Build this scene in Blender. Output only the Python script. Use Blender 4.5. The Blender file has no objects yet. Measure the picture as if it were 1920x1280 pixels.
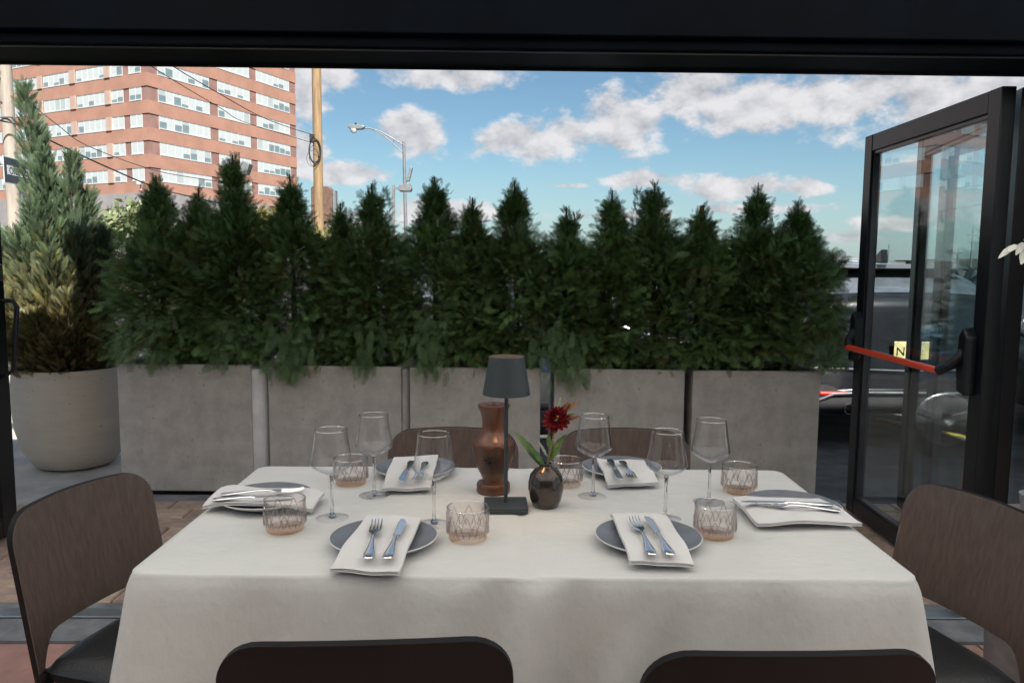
import bpy, bmesh, math, random
import numpy as np
from mathutils import Vector, Matrix
random.seed(7); RNG = np.random.default_rng(7)
SC = bpy.context.scene; COL = SC.collection
rad = math.radians; PI = math.pi
# ------------------------------------------------------------------ camera
FPX = 1450.; TH = math.atan(147 / 1450); ROLL = .0082; CZ = 1.35
_f = Vector((0, math.cos(TH), -math.sin(TH))); _u0 = Vector((0, math.sin(TH), math.cos(TH)))
_r = math.cos(ROLL) * Vector((1, 0, 0)) + math.sin(ROLL) * _u0
_u = math.cos(ROLL) * _u0 - math.sin(ROLL) * Vector((1, 0, 0))
CAMP = Vector((0, 0, CZ))
def ray(x, y): return _f + _r * ((x - 960) / FPX) + _u * ((640 - y) / FPX)
def P(x, y, z):                       # pixel on a horizontal plane
    d = ray(x, y); return CAMP + d * ((z - CZ) / d.z)
def PD(x, y, Y):                      # pixel at a forward distance
    d = ray(x, y); return CAMP + d * (Y / d.y)
cd = bpy.data.cameras.new('camera'); cam = bpy.data.objects.new('camera', cd); COL.objects.link(cam)
cd.sensor_width = 36; cd.lens = FPX / 1920 * 36; cd.clip_start = .05; cd.clip_end = 6000
M4 = Matrix(((_r.x, _u.x, -_f.x, 0), (_r.y, _u.y, -_f.y, 0), (_r.z, _u.z, -_f.z, 0), (0, 0, 0, 1)))
M4.translation = CAMP; cam.matrix_world = M4; SC.camera = cam
# ------------------------------------------------------------------ view / render
SC.view_settings.view_transform = 'Standard'; SC.view_settings.look = 'None'
SC.view_settings.exposure = 1.72; SC.view_settings.gamma = 1
SC.render.engine = 'CYCLES'
SC.cycles.use_denoising = True
try: SC.cycles.denoiser = 'OPENIMAGEDENOISE'
except Exception: pass
SC.cycles.max_bounces = 8; SC.cycles.transparent_max_bounces = 24; SC.cycles.glossy_bounces = 4
SC.cycles.caustics_reflective = False; SC.cycles.caustics_refractive = False
SC.cycles.sample_clamp_indirect = 4
# ------------------------------------------------------------------ sun and sky
SUN_EL = rad(42); SUN_AZ = Vector((.37, -.93))          # towards the sun: behind the restaurant
sdir = Vector((SUN_AZ.x * math.cos(SUN_EL), SUN_AZ.y * math.cos(SUN_EL), math.sin(SUN_EL))).normalized()
sd = bpy.data.lights.new('sun', 'SUN'); sd.energy = 3.2; sd.angle = rad(.53); sd.color = (1, .95, .88)
sun = bpy.data.objects.new('sun', sd); COL.objects.link(sun); sun.rotation_euler = sdir.to_track_quat('Z', 'Y').to_euler()
sun.location = (6, -30, 40)
W = bpy.data.worlds.new('World'); SC.world = W; W.use_nodes = True
class NT:
    def __init__(s, tree): s.t = tree
    def n(s, typ, **k):
        o = s.t.nodes.new(typ)
        for a, b in k.items(): setattr(o, a, b)
        return o
    def l(s, a, b): s.t.links.new(a, b)
    def math(s, op, a, b=None, c=None, clamp=False):
        o = s.n('ShaderNodeMath', operation=op, use_clamp=clamp)
        for i, v in enumerate((a, b, c)):
            if v is None: continue
            if isinstance(v, (int, float)): o.inputs[i].default_value = v
            else: s.l(v, o.inputs[i])
        return o.outputs[0]
    def smooth(s, v, a, b, lo=0., hi=1.):
        o = s.n('ShaderNodeMapRange', interpolation_type='SMOOTHSTEP')
        s.l(v, o.inputs[0])
        for i, q in enumerate((a, b, lo, hi)): o.inputs[i + 1].default_value = q
        return o.outputs[0]
    def mixc(s, fac, a, b, mode='MIX'):
        o = s.n('ShaderNodeMix', data_type='RGBA', blend_type=mode)
        for i, v in ((0, fac), (6, a), (7, b)):
            if isinstance(v, (int, float)): o.inputs[i].default_value = v
            elif isinstance(v, tuple): o.inputs[i].default_value = (*v, 1)
            else: s.l(v, o.inputs[i])
        return o.outputs[2]
def world():
    t = NT(W.node_tree); W.node_tree.nodes.clear()
    out = t.n('ShaderNodeOutputWorld'); bg = t.n('ShaderNodeBackground'); t.l(bg.outputs[0], out.inputs[0])
    sky = t.n('ShaderNodeTexSky', sky_type='NISHITA'); sky.sun_disc = False
    sky.sun_elevation = SUN_EL; sky.sun_rotation = math.atan2(SUN_AZ.x, SUN_AZ.y)
    sky.air_density = 1.0; sky.dust_density = .6; sky.ozone_density = 1.6; sky.altitude = 10
    tc = t.n('ShaderNodeTexCoord'); sp = t.n('ShaderNodeSeparateXYZ'); t.l(tc.outputs['Generated'], sp.inputs[0])
    az = t.math('ARCTAN2', sp.outputs[0], sp.outputs[1]); el = t.math('ARCSINE', sp.outputs[2])
    cb = t.n('ShaderNodeCombineXYZ'); t.l(az, cb.inputs[0]); t.l(t.math('MULTIPLY', el, 1.5), cb.inputs[1])
    blobs = [(1420,185,230,58),(1600,172,250,62),(1300,172,105,62),(1800,180,200,75),(1165,228,98,62),(985,265,95,36),(1070,250,62,42),
             (775,252,62,44),(830,140,150,30),(568,165,48,60),(640,140,60,26),(578,285,44,40),(668,326,66,20),(622,322,36,22),
             (1225,338,98,20),(1390,352,125,24),(1510,352,55,18),(690,402,80,16),(790,392,75,26),(870,398,60,22),(1420,392,140,11),
             (1582,446,60,15),(1060,348,42,6),(1150,405,120,12),(1740,300,70,14),(400,250,160,60),(120,200,120,50),(1700,420,100,14)]
    m = None
    for (x, y, rx, ry) in blobs:
        d = ray(x, y).normalized(); a0 = math.atan2(d.x, d.y); e0 = math.asin(d.z)
        v = t.n('ShaderNodeVectorMath', operation='SUBTRACT'); t.l(cb.outputs[0], v.inputs[0]); v.inputs[1].default_value = (a0, e0 * 1.5, 0)
        w = t.n('ShaderNodeVectorMath', operation='MULTIPLY'); t.l(v.outputs[0], w.inputs[0]); w.inputs[1].default_value = (FPX / rx, FPX / ry / 1.5, 0)
        g = t.n('ShaderNodeVectorMath', operation='LENGTH'); t.l(w.outputs[0], g.inputs[0])
        q = t.math('SUBTRACT', 1.0, g.outputs['Value'])
        m = q if m is None else t.math('MAXIMUM', m, q)
    m = t.math('MAXIMUM', m, -1.2)
    def noise(scale, off, detail=7, rough=.58):
        mp = t.n('ShaderNodeVectorMath', operation='ADD'); t.l(cb.outputs[0], mp.inputs[0]); mp.inputs[1].default_value = off
        n = t.n('ShaderNodeTexNoise'); n.inputs['Scale'].default_value = scale; n.inputs['Detail'].default_value = detail
        n.inputs['Roughness'].default_value = rough; t.l(mp.outputs[0], n.inputs['Vector']); return n.outputs[0]
    n1 = noise(17, (0, 0, .3)); n1u = noise(17, (.008, .022, .3)); nb = noise(5.5, (3, 1, .7), 6)
    nn = t.math('MULTIPLY', t.math('SUBTRACT', n1, .5), 3.0)
    dens_in = t.math('ADD', m, nn)
    # the same kind of broken cumulus continues all round the sky
    out_m = t.math('MAXIMUM', t.smooth(el, .20, .34), t.smooth(t.math('ABSOLUTE', az), .62, .8))
    dens_out = t.math('SUBTRACT', t.math('ADD', t.math('MULTIPLY', t.math('SUBTRACT', nb, .5), 6.0), t.math('MULTIPLY', nn, .5)), .05)
    mx = t.n('ShaderNodeMix', data_type='FLOAT'); t.l(out_m, mx.inputs[0]); t.l(dens_in, mx.inputs[2]); t.l(dens_out, mx.inputs[3])
    dens = mx.outputs[0]
    mask = t.math('MULTIPLY', t.smooth(dens, -.12, .5), t.smooth(el, .0, .05, .35, 1.))
    relief = t.math('SUBTRACT', n1, n1u)
    lit = t.math('ADD', t.math('MULTIPLY', relief, 3.2), .62)
    lit = t.math('SUBTRACT', lit, t.math('MULTIPLY', t.smooth(dens, .55, 1.5), .28), clamp=True)
    ccol = t.mixc(lit, (.140, .143, .155), (.258, .252, .256))
    skyc = t.mixc(1.0, sky.outputs[0], (SKYK * .50, SKYK * .605, SKYK * .62), 'MULTIPLY')
    haze = t.smooth(el, .0, .14, .45, 0.)
    skyc = t.mixc(haze, skyc, (.135, .18, .22))
    c = t.mixc(t.math('MULTIPLY', mask, .93), skyc, ccol)
    t.l(c, bg.inputs[0]); bg.inputs[1].default_value = 1.0
SKYK = .051; BULB = 2.5
world()
# ------------------------------------------------------------------ materials
MATS = {}
def pbsdf(name):
    m = bpy.data.materials.new(name); m.use_nodes = True
    return m, NT(m.node_tree), m.node_tree.nodes['Principled BSDF']
def mat(name, col, rough=.6, metal=0., var=.12, vscale=8., bump=0., bscale=60., col2=None, spec=.5, stretch=None, coat=0., objvar=0., sheen=0., detail=5, speck=None):
    if name in MATS: return MATS[name]
    m, t, b = pbsdf(name); MATS[name] = m
    tc = t.n('ShaderNodeTexCoord'); vec = tc.outputs['Object']
    if stretch:
        mp = t.n('ShaderNodeMapping'); mp.inputs['Scale'].default_value = stretch; t.l(vec, mp.inputs[0]); vec = mp.outputs[0]
    n = t.n('ShaderNodeTexNoise'); n.inputs['Scale'].default_value = vscale; n.inputs['Detail'].default_value = detail
    n.inputs['Roughness'].default_value = .6; t.l(vec, n.inputs['Vector'])
    c2 = col2 or tuple(max(0, c * (1 - 2 * var)) for c in col)
    c = t.mixc(t.smooth(n.outputs[0], .3, .7), c2, tuple(min(1, x * (1 + var)) for x in col))
    if speck:
        s = t.n('ShaderNodeTexNoise'); s.inputs['Scale'].default_value = speck[0]; s.inputs['Detail'].default_value = 2; t.l(tc.outputs['Object'], s.inputs['Vector'])
        c = t.mixc(t.smooth(s.outputs[0], speck[1], speck[1] + .05), c, speck[2])
    if objvar:
        oi = t.n('ShaderNodeObjectInfo'); hv = t.n('ShaderNodeHueSaturation'); t.l(c, hv.inputs['Color'])
        t.l(t.math('ADD', t.math('MULTIPLY', oi.outputs['Random'], objvar * 2), 1 - objvar), hv.inputs['Value'])
        t.l(t.math('ADD', t.math('MULTIPLY', t.math('FRACT', t.math('MULTIPLY', oi.outputs['Random'], 7.3)), .03), .485), hv.inputs['Hue'])
        c = hv.outputs[0]
    t.l(c, b.inputs['Base Color']); b.inputs['Roughness'].default_value = rough; b.inputs['Metallic'].default_value = metal
    b.inputs['Specular IOR Level'].default_value = spec
    if coat: b.inputs['Coat Weight'].default_value = coat; b.inputs['Coat Roughness'].default_value = .08
    if sheen: b.inputs['Sheen Weight'].default_value = sheen
    if bump:
        n2 = t.n('ShaderNodeTexNoise'); n2.inputs['Scale'].default_value = bscale; n2.inputs['Detail'].default_value = 4; t.l(vec, n2.inputs['Vector'])
        bp = t.n('ShaderNodeBump'); bp.inputs['Strength'].default_value = bump; bp.inputs['Distance'].default_value = .01
        t.l(n2.outputs[0], bp.inputs['Height']); t.l(bp.outputs[0], b.inputs['Normal'])
    return m
def thin_glass(name, tint=(.97, .98, .97), edge=(.5, .5, .5), f0=.05, gain=.9):
    m, t, b = pbsdf(name); t.t.nodes.remove(b); out = [n for n in t.t.nodes if n.type == 'OUTPUT_MATERIAL'][0]
    lw = t.n('ShaderNodeLayerWeight'); lw.inputs[0].default_value = .5
    fc = t.math('POWER', lw.outputs['Facing'], 4.5)
    fr = t.math('ADD', t.math('MULTIPLY', fc, gain), f0, clamp=True)
    tr = t.n('ShaderNodeBsdfTransparent'); t.l(t.mixc(t.math('POWER', lw.outputs['Facing'], 3.0), tint, edge), tr.inputs[0])
    gl = t.n('ShaderNodeBsdfGlossy'); gl.inputs['Roughness'].default_value = .01; gl.inputs[0].default_value = (1, 1, 1, 1)
    mx = t.n('ShaderNodeMixShader'); t.l(fr, mx.inputs[0]); t.l(tr.outputs[0], mx.inputs[1]); t.l(gl.outputs[0], mx.inputs[2])
    t.l(mx.outputs[0], out.inputs[0]); MATS[name] = m; return m
def emit(name, col, st):
    m, t, b = pbsdf(name); b.inputs['Emission Color'].default_value = (*col, 1); b.inputs['Emission Strength'].default_value = st
    b.inputs['Base Color'].default_value = (*col, 1); MATS[name] = m; return m
def leaf_mat(name, rough=.55, trans=.25):
    m, t, b = pbsdf(name); at = t.n('ShaderNodeAttribute'); at.attribute_name = 'Col'
    t.l(at.outputs['Color'], b.inputs['Base Color']); b.inputs['Roughness'].default_value = rough; b.inputs['Specular IOR Level'].default_value = .55
    tl = t.n('ShaderNodeBsdfTranslucent'); t.l(at.outputs['Color'], tl.inputs[0]); mx = t.n('ShaderNodeMixShader'); mx.inputs[0].default_value = trans
    out = [n for n in t.t.nodes if n.type == 'OUTPUT_MATERIAL'][0]
    t.l(b.outputs[0], mx.inputs[1]); t.l(tl.outputs[0], mx.inputs[2]); t.l(mx.outputs[0], out.inputs[0]); MATS[name] = m; return m
# ------------------------------------------------------------------ mesh helpers
class MB:
    def __init__(s): s.v = []; s.f = []; s.m = []
    def add(s, vs, fs, mi=0):
        o = len(s.v); s.v += [tuple(v) for v in vs]; s.f += [tuple(i + o for i in q) for q in fs]; s.m += [mi] * len(fs); return s
    def box(s, x0, x1, y0, y1, z0, z1, mi=0):
        return s.add([(x, y, z) for x in (x0, x1) for y in (y0, y1) for z in (z0, z1)],
                     [(0, 1, 3, 2), (4, 6, 7, 5), (0, 4, 5, 1), (2, 3, 7, 6), (0, 2, 6, 4), (1, 5, 7, 3)], mi)
    def tube(s, pts, r, n=8, mi=0, cap=True):
        pts = [Vector(p) for p in pts]; rs = r if isinstance(r, (list, tuple)) else [r] * len(pts); vs = []; fs = []
        a = None
        for i, p in enumerate(pts):
            d = (pts[min(i + 1, len(pts) - 1)] - pts[max(i - 1, 0)]).normalized()
            if a is None: a = d.orthogonal().normalized()
            a = (a - d * a.dot(d)); a = a.normalized() if a.length > 1e-6 else d.orthogonal().normalized()
            b = d.cross(a)
            for k in range(n):
                q = 2 * PI * k / n; vs.append(p + (a * math.cos(q) + b * math.sin(q)) * rs[i])
        for i in range(len(pts) - 1):
            for k in range(n): fs.append((i * n + k, i * n + (k + 1) % n, (i + 1) * n + (k + 1) % n, (i + 1) * n + k))
        if cap: fs += [tuple(reversed(range(n))), tuple((len(pts) - 1) * n + k for k in range(n))]
        return s.add(vs, fs, mi)
    def lathe(s, prof, n=32, c=(0, 0, 0), mi=0, cap=False):
        vs = [(c[0] + r * math.cos(2 * PI * k / n), c[1] + r * math.sin(2 * PI * k / n), c[2] + z) for r, z in prof for k in range(n)]
        fs = [(i * n + k, i * n + (k + 1) % n, (i + 1) * n + (k + 1) % n, (i + 1) * n + k) for i in range(len(prof) - 1) for k in range(n)]
        if cap: fs += [tuple(reversed(range(n))), tuple((len(prof) - 1) * n + k for k in range(n))]
        return s.add(vs, fs, mi)
    def prism(s, poly, z0, z1, mi=0, axis='z'):
        n = len(poly); mk = {'z': lambda a, b, h: (a, b, h), 'y': lambda a, b, h: (a, h, b), 'x': lambda a, b, h: (h, a, b)}[axis]
        vs = [mk(a, b, z0) for a, b in poly] + [mk(a, b, z1) for a, b in poly]
        return s.add(vs, [tuple(reversed(range(n))), tuple(range(n, 2 * n))] + [(i, (i + 1) % n, n + (i + 1) % n, n + i) for i in range(n)], mi)
    def grid(s, fn, nu, nv, mi=0, thick=None):
        vs = [Vector(fn(i / nu, j / nv)) for i in range(nu + 1) for j in range(nv + 1)]; k = nv + 1
        fs = [(i * k + j, (i + 1) * k + j, (i + 1) * k + j + 1, i * k + j + 1) for i in range(nu) for j in range(nv)]
        if thick:
            th = Vector(thick); N = len(vs); vs2 = [v + th for v in vs]
            fb = [tuple(reversed([q + N for q in f])) for f in fs]; ed = []
            loop = [i * k for i in range(nu + 1)] + [nu * k + j for j in range(1, nv + 1)] + [i * k + nv for i in range(nu - 1, -1, -1)] + [j for j in range(nv - 1, 0, -1)]
            for a, b in zip(loop, loop[1:] + loop[:1]): ed.append((b, a, a + N, b + N))
            return s.add(vs + vs2, fs + fb + ed, mi)
        return s.add(vs, fs, mi)
    def mesh(s, name, mats, smooth=False):
        me = bpy.data.meshes.new(name); me.from_pydata(s.v, [], s.f); 
        for m in (mats if isinstance(mats, (list, tuple)) else [mats]): me.materials.append(m)
        me.polygons.foreach_set('material_index', s.m)
        if smooth: me.polygons.foreach_set('use_smooth', [True] * len(s.f))
        bm = bmesh.new(); bm.from_mesh(me); bmesh.ops.recalc_face_normals(bm, faces=bm.faces); bm.to_mesh(me); bm.free()
        return me
    def build(s, name, mats, parent=None, smooth=False, bevel=0, sub=0, seg=2):
        return link(name, s.mesh(name, mats, smooth), parent, bevel, sub, smooth, seg)
def link(name, me, parent=None, bevel=0, sub=0, smooth=False, seg=2):
    o = bpy.data.objects.new(name, me); COL.objects.link(o)
    if parent is not None: o.parent = parent
    if bevel:
        b = o.modifiers.new('bevel', 'BEVEL'); b.width = bevel; b.segments = seg; b.limit_method = 'ANGLE'; b.angle_limit = rad(35)
    if sub: q = o.modifiers.new('sub', 'SUBSURF'); q.levels = sub; q.render_levels = sub
    if smooth and not sub:
        try: o.data.set_sharp_from_angle(angle=rad(42))
        except Exception: pass
    return o
def tag(o, label, cat, group=None, kind=None):
    o['label'] = label; o['category'] = cat
    if group: o['group'] = group
    if kind: o['kind'] = kind
    return o
def struct(o): o['kind'] = 'structure'; return o
def thing(name, label, cat, loc=(0, 0, 0), rz=0, group=None):
    o = bpy.data.objects.new(name, None); COL.objects.link(o); o.location = loc; o.rotation_euler = (0, 0, rz); o.empty_display_size = .1
    return tag(o, label, cat, group)
def copy_tree(o, parent=None):
    c = o.copy(); COL.objects.link(c)
    if parent is not None: c.parent = parent
    for ch in o.children: copy_tree(ch, c)
    return c
BYAW = .0147
def by(x, y): return y + BYAW * x          # the building line runs slightly away to the door side
# ------------------------------------------------------------------ common materials
M_asph = mat('asphalt', (.105, .102, .10), .85, var=.25, vscale=3, bump=.5, bscale=180, speck=(420, .66, (.16, .155, .15)))
M_conc = mat('planter_concrete', (.53, .50, .46), .8, var=.09, vscale=9, bump=.15, bscale=90, speck=(40, .64, (.41, .385, .35)))
M_slab = mat('pale_concrete', (.50, .475, .44), .85, var=.12, vscale=4, bump=.2, bscale=80)
M_pot = mat('sandy_pot', (.64, .56, .46), .75, var=.035, vscale=3, bump=.12, bscale=60, stretch=(1, 1, 6), speck=(75, .70, (.16, .12, .09)))
M_black = mat('black_powdercoat', (.006, .008, .011), .36, var=.2, vscale=4)
M_head = mat('header_black', (.002, .0045, .009), .5, var=.2, vscale=4, spec=.06)
M_blackd = mat('black_track', (.008, .009, .011), .4, var=.2)
M_brick = mat('paver', (.55, .40, .30), .8, var=.14, vscale=14, bump=.5, bscale=40, objvar=.22, col2=(.44, .32, .25))
M_joint = mat('paver_joint', (.10, .085, .07), .95, var=.2, vscale=30)
M_tile = mat('floor_tile', (.45, .25, .195), .55, var=.2, vscale=5, bump=.5, bscale=12, objvar=.1, col2=(.36, .20, .165))
M_grout = mat('grout', (.36, .27, .23), .9)
M_slate = mat('slate_strip', (.24, .245, .25), .6, var=.15, vscale=9, bump=.3, bscale=40)
M_alu = mat('threshold_metal', (.62, .63, .64), .35, metal=.9, var=.06)
M_soil = mat('soil', (.03, .022, .016), .95, bump=.6, bscale=40)
M_bark = mat('bark', (.10, .065, .042), .9, var=.3, vscale=20, bump=.6, bscale=50)
# ------------------------------------------------------------------ ground
g = MB()
prof = [(-60, -.02), (4.28, -.02), (4.9, -.06), (6.0, -.22), (9, -.26), (60, -.3), (3000, -.3)]
xs = [-3000, -60, -6, 0, 6, 60, 3000]
vs = [(x, y, z) for y, z in prof for x in xs]; n = len(xs)
g.add(vs, [(i * n + k, i * n + k + 1, (i + 1) * n + k + 1, (i + 1) * n + k) for i in range(len(prof) - 1) for k in range(n - 1)])
struct(g.build('ground', M_asph))
# interior floor and threshold
fl = struct(MB().box(-4.2, 4.2, .2, 2.6, -.015, -.004).build('floor', M_grout))
TS = .6
tilemesh = MB().box(-TS / 2 + .004, TS / 2 - .004, -TS / 2 + .004, TS / 2 - .004, -.003, .003).mesh('floor_tile', M_tile)
for i in range(-6, 7):
    for j in range(4):
        x = -1.62 + i * TS; y = 2.33 - j * TS
        if abs(x) > 3.9: continue
        o = link('tile', tilemesh, fl, bevel=.002); o.location = (x, by(x, y), 0); o.rotation_euler = (0, 0, BYAW)
th = struct(bpy.data.objects.new('threshold', None)); COL.objects.link(th); th.rotation_euler = (0, 0, BYAW)
for (y0, y1, z1, m) in ((2.645, 2.815, .006, M_slate), (2.82, 2.892, .012, M_alu), (2.897, 2.95, .007, M_slate), (2.952, 2.966, -.004, M_blackd)):
    MB().box(-4.2, 4.2, y0, y1, -.02, z1).build('threshold_strip', m, th, bevel=.002)
pv = struct(MB().box(-3.6, 3.6, 2.96, 4.30, -.018, -.006).build('brick_paving', M_joint))
bm5 = []
for k in range(4):
    L = .285; D = .142; b = MB()
    def jj(a): return a + random.uniform(-.002, .002)
    x1, y1 = L / 2 - .003, D / 2 - .003; c = .005
    b.add([(-x1, -y1, -.02), (x1, -y1, -.02), (x1, y1, -.02), (-x1, y1, -.02), (-x1, -y1, 0), (x1, -y1, 0), (x1, y1, 0), (-x1, y1, 0),
           (jj(-x1 + c), jj(-y1 + c), jj(.007)), (jj(x1 - c), jj(-y1 + c), jj(.007)), (jj(x1 - c), jj(y1 - c), jj(.007)), (jj(-x1 + c), jj(y1 - c), jj(.007))],
          [(0, 1, 5, 4), (1, 2, 6, 5), (2, 3, 7, 6), (3, 0, 4, 7), (4, 5, 9, 8), (5, 6, 10, 9), (6, 7, 11, 10), (7, 4, 8, 11), (8, 9, 10, 11)])
    bm5.append(b.mesh('brick', M_brick))
for j in range(9):
    for i in range(-12, 13):
        x = i * .288 + (.144 if j % 2 else 0); y = 3.04 + j * .145
        if abs(x) > 3.3: continue
        o = link('brick', random.choice(bm5), pv); o.location = (x, by(x, y), -.003 + random.uniform(-.002, .002)); o.rotation_euler = (0, 0, BYAW + random.uniform(-.006, .006))
struct(MB().box(-6, -2.34, 4.16, 9, -.12, .006).build('pavement', M_slab, bevel=.01))
struct(MB().box(-2.33, 1.9, 4.26, 4.36, -.1, .004).build('kerb', M_slate, bevel=.006))
M_yel = mat('yellow_paint', (.62, .43, .06), .7, var=.2, vscale=20)
for (a, b) in (((1640, 784), (1815, 822)), ((1500, 752), (1600, 772))):
    a = P(*a, -.24); b = P(*b, -.24); d = (b - a).normalized(); o = struct(MB().box(0, (b - a).length, -.05, .05, -.03, .008).build('parking_line', M_yel)); o.location = (a.x, a.y, -.236); o.rotation_euler = (0, 0, math.atan2(d.y, d.x))
# ------------------------------------------------------------------ restaurant shell: header beam, door leaves, unseen wall and overhead fabric added for the light
hd = thing('door_header', 'black metal header beam spanning the wide opening above the table', 'beam'); hd.rotation_euler = (0, 0, BYAW)
MB().box(-4.4, 4.4, 2.635, 2.92, 2.052, 2.0865).build('track', M_head, hd, bevel=.004)
MB().box(-4.4, 4.4, 2.60, 2.92, 2.088, 2.42).build('fascia', M_head, hd, bevel=.004)
MB().box(-4.4, 4.4, 2.652, 2.664, 2.046, 2.0515).build('track_lip', M_blackd, hd)
MB().box(-4.4, 4.4, 2.89, 2.90, 2.045, 2.0515).build('track_lip', M_blackd, hd)
M_stucco = mat('pale_stucco', (.80, .78, .74), .85, var=.06, vscale=2, bump=.2, bscale=50)
bk = thing('restaurant_front', 'pale stucco restaurant front above the black door header, stepped for its shadow', 'building', (0, 0, 0)); bk.rotation_euler = (0, 0, BYAW)
MB().box(-5.2, -4.41, 2.62, 2.90, -.02, 2.75).build('wall', M_stucco, bk); MB().box(4.41, 6, 2.62, 2.90, -.02, 3.5).build('wall', M_stucco, bk)
MB().box(-4.41, -1.8, 2.64, 2.90, 2.43, 2.75).build('parapet', M_stucco, bk); MB().box(-1.8, 4.41, 2.642, 2.90, 2.43, 3.5).build('parapet', M_stucco, bk); MB().box(-1.85, 6.05, 2.58, 2.95, 3.502, 3.6).build('coping', M_slab, bk)  # unseen parapet, stepped to shade the hedge and let sun reach the juniper
struct(MB().box(-4.6, 4.6, -3.0, -2.8, -.02, 3.12).build('wall', mat('dark_light_blocker', (.09, .08, .072), .7)))  # unseen back wall, added dark to block light from behind the camera
aw = thing('scrim', 'unseen white translucent fabric canopy stretched over the dining terrace', 'light scrim', (0, 0, 0)); aw.rotation_euler = (0, 0, BYAW)  # unseen sheet, added to turn sunlight into soft light from overhead
M_aw, t_, b_ = pbsdf('scrim_fabric'); tl_ = t_.n('ShaderNodeBsdfTranslucent'); tl_.inputs[0].default_value = (.86, .86, .85, 1); mx_ = t_.n('ShaderNodeMixShader'); mx_.inputs[0].default_value = .55
b_.inputs['Base Color'].default_value = (.86, .86, .85, 1); b_.inputs['Roughness'].default_value = .9; b_.inputs['Specular IOR Level'].default_value = .1
t_.l(b_.outputs[0], mx_.inputs[1]); t_.l(tl_.outputs[0], mx_.inputs[2]); t_.l(mx_.outputs[0], [n for n in t_.t.nodes if n.type == 'OUTPUT_MATERIAL'][0].inputs[0])
MB().grid(lambda u, v: (-4.6 + 9.2 * u, 2.62 - 5.3 * v, 2.98 + .22 * v - .05 * math.sin(PI * (u * 4 % 1))), 32, 8).build('fabric', M_aw, aw, smooth=True)
for x in (-4.55, 0, 4.55): MB().tube([(x, 2.6, 2.96), (x, -2.7, 3.18)], .025, 8).build('rafter', M_black, aw)
for x in (-4.55, 4.55): MB().tube([(x, -2.7, 0), (x, -2.7, 3.2)], .035, 10).build('post', M_black, aw)
G_door = thin_glass('door_glass', (.945, .98, .98), (.8, .88, .88), .045, .85)
def leaf(name, label, a, b, z0, z1, fw=.085, dep=.055, group='folding glass door leaves'):
    a = Vector((*a, 0)); b = Vector((*b, 0)); L = (b - a).length; ang = math.atan2((b - a).y, (b - a).x)
    t = thing(name, label, 'door', (a.x, a.y, z0), ang, group); H = z1 - z0
    for x in (0, L - fw): MB().box(x, x + fw, -dep / 2, dep / 2, 0, H).build('stile', M_black, t, bevel=.004)
    for z in (0, H - fw): MB().box(fw + .001, L - fw - .001, -dep / 2 + .002, dep / 2 - .002, z, z + fw).build('rail', M_black, t, bevel=.004)
    bd = MB()
    for x in (fw, L - fw - .014): bd.box(x, x + .014, -.016, .016, fw, H - fw)
    for z in (fw, H - fw - .014): bd.box(fw + .014, L - fw - .014, -.016, .016, z, z + .014)
    bd.build('glazing_bead', mat('bead_metal', (.10, .10, .115), .3, metal=.6), t)
    MB().box(fw + .006, L - fw - .006, -.004, .004, fw + .006, H - fw - .006).build('glass_pane', G_door, t)
    return t, L
d1, L1 = leaf('glass_door', 'open glass door leaf with red push bar beside the table', (1.845, 2.96), (1.865, 4.13), .025, 2.02, fw=.085)
M_red = mat('red_bar', (.95, .085, .03), .3, var=.03, coat=.4)
MB().tube([(.14, .12, .905), (L1 - .13, .12, .905)], .0155, 14).build('push_bar', M_red, d1, smooth=True)
for x, s in ((.075, 1), (L1 - .075, -1)):
    br = MB().prism([(-.04, .82), (.02, .83), (.035, .93), (.028, 1.05), (-.005, 1.09), (-.04, 1.05)], .028, .075, axis='y')
    for i, v in enumerate(br.v): br.v[i] = (x + v[0] * s * .9, v[1], v[2])
    o = br.build('bracket', M_black, d1, bevel=.008)
    MB().tube([(x, .05, 1.0), (x + .02 * s, .10, .935), (x + .07 * s, .12, .905)], [.022, .02, .019], 10).build('lever_arm', M_blackd, o, smooth=True)
leaf('glass_door', 'folded glass door leaf standing just behind the one with the red bar', (1.93, 2.97), (2.18, 4.2), .025, 2.02)
leaf('glass_door', 'outermost folded glass door leaf nearest the traffic cone', (2.20, 2.97), (2.30, 4.19), .025, 2.02)
d4, L4 = leaf('glass_door', 'open glass door leaf with pull handle near the potted juniper', (-2.47, 2.75), (-2.435, 3.67), .025, 2.02, fw=.1)
MB().tube([(L4 - .05, -.03, 1.13), (L4 - .05, -.10, 1.13), (L4 - .045, -.115, 1.10), (L4 - .05, -.085, .80), (L4 - .05, -.03, .77)], .011, 8).build('pull_handle', M_black, d4, smooth=True)
MB().box(L4 - .08, L4 - .03, -.045, -.028, 1.22, 1.30).build('lock_plate', mat('steel', (.55, .55, .56), .3, metal=1), d4, bevel=.003)
jb = thing('door_jamb', 'black metal jamb post at the hinge side of the glass doors', 'post', (2.0, 2.80, 0), BYAW)
for k in range(4): MB().box(.0 + k * .10, .092 + k * .10, -.10 - .02 * (k % 2), .10, 0, 2.05).build('profile', M_blackd, jb, bevel=.004)
jb2 = thing('door_jamb', 'black metal jamb post beside the leaf with the pull handle', 'post', (-2.75, 2.72, 0), BYAW)
for k in range(2): MB().box(.0 + k * .10, .092 + k * .10, -.10 - .02 * (k % 2), .10, 0, 2.05).build('profile', M_blackd, jb2, bevel=.004)
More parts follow.
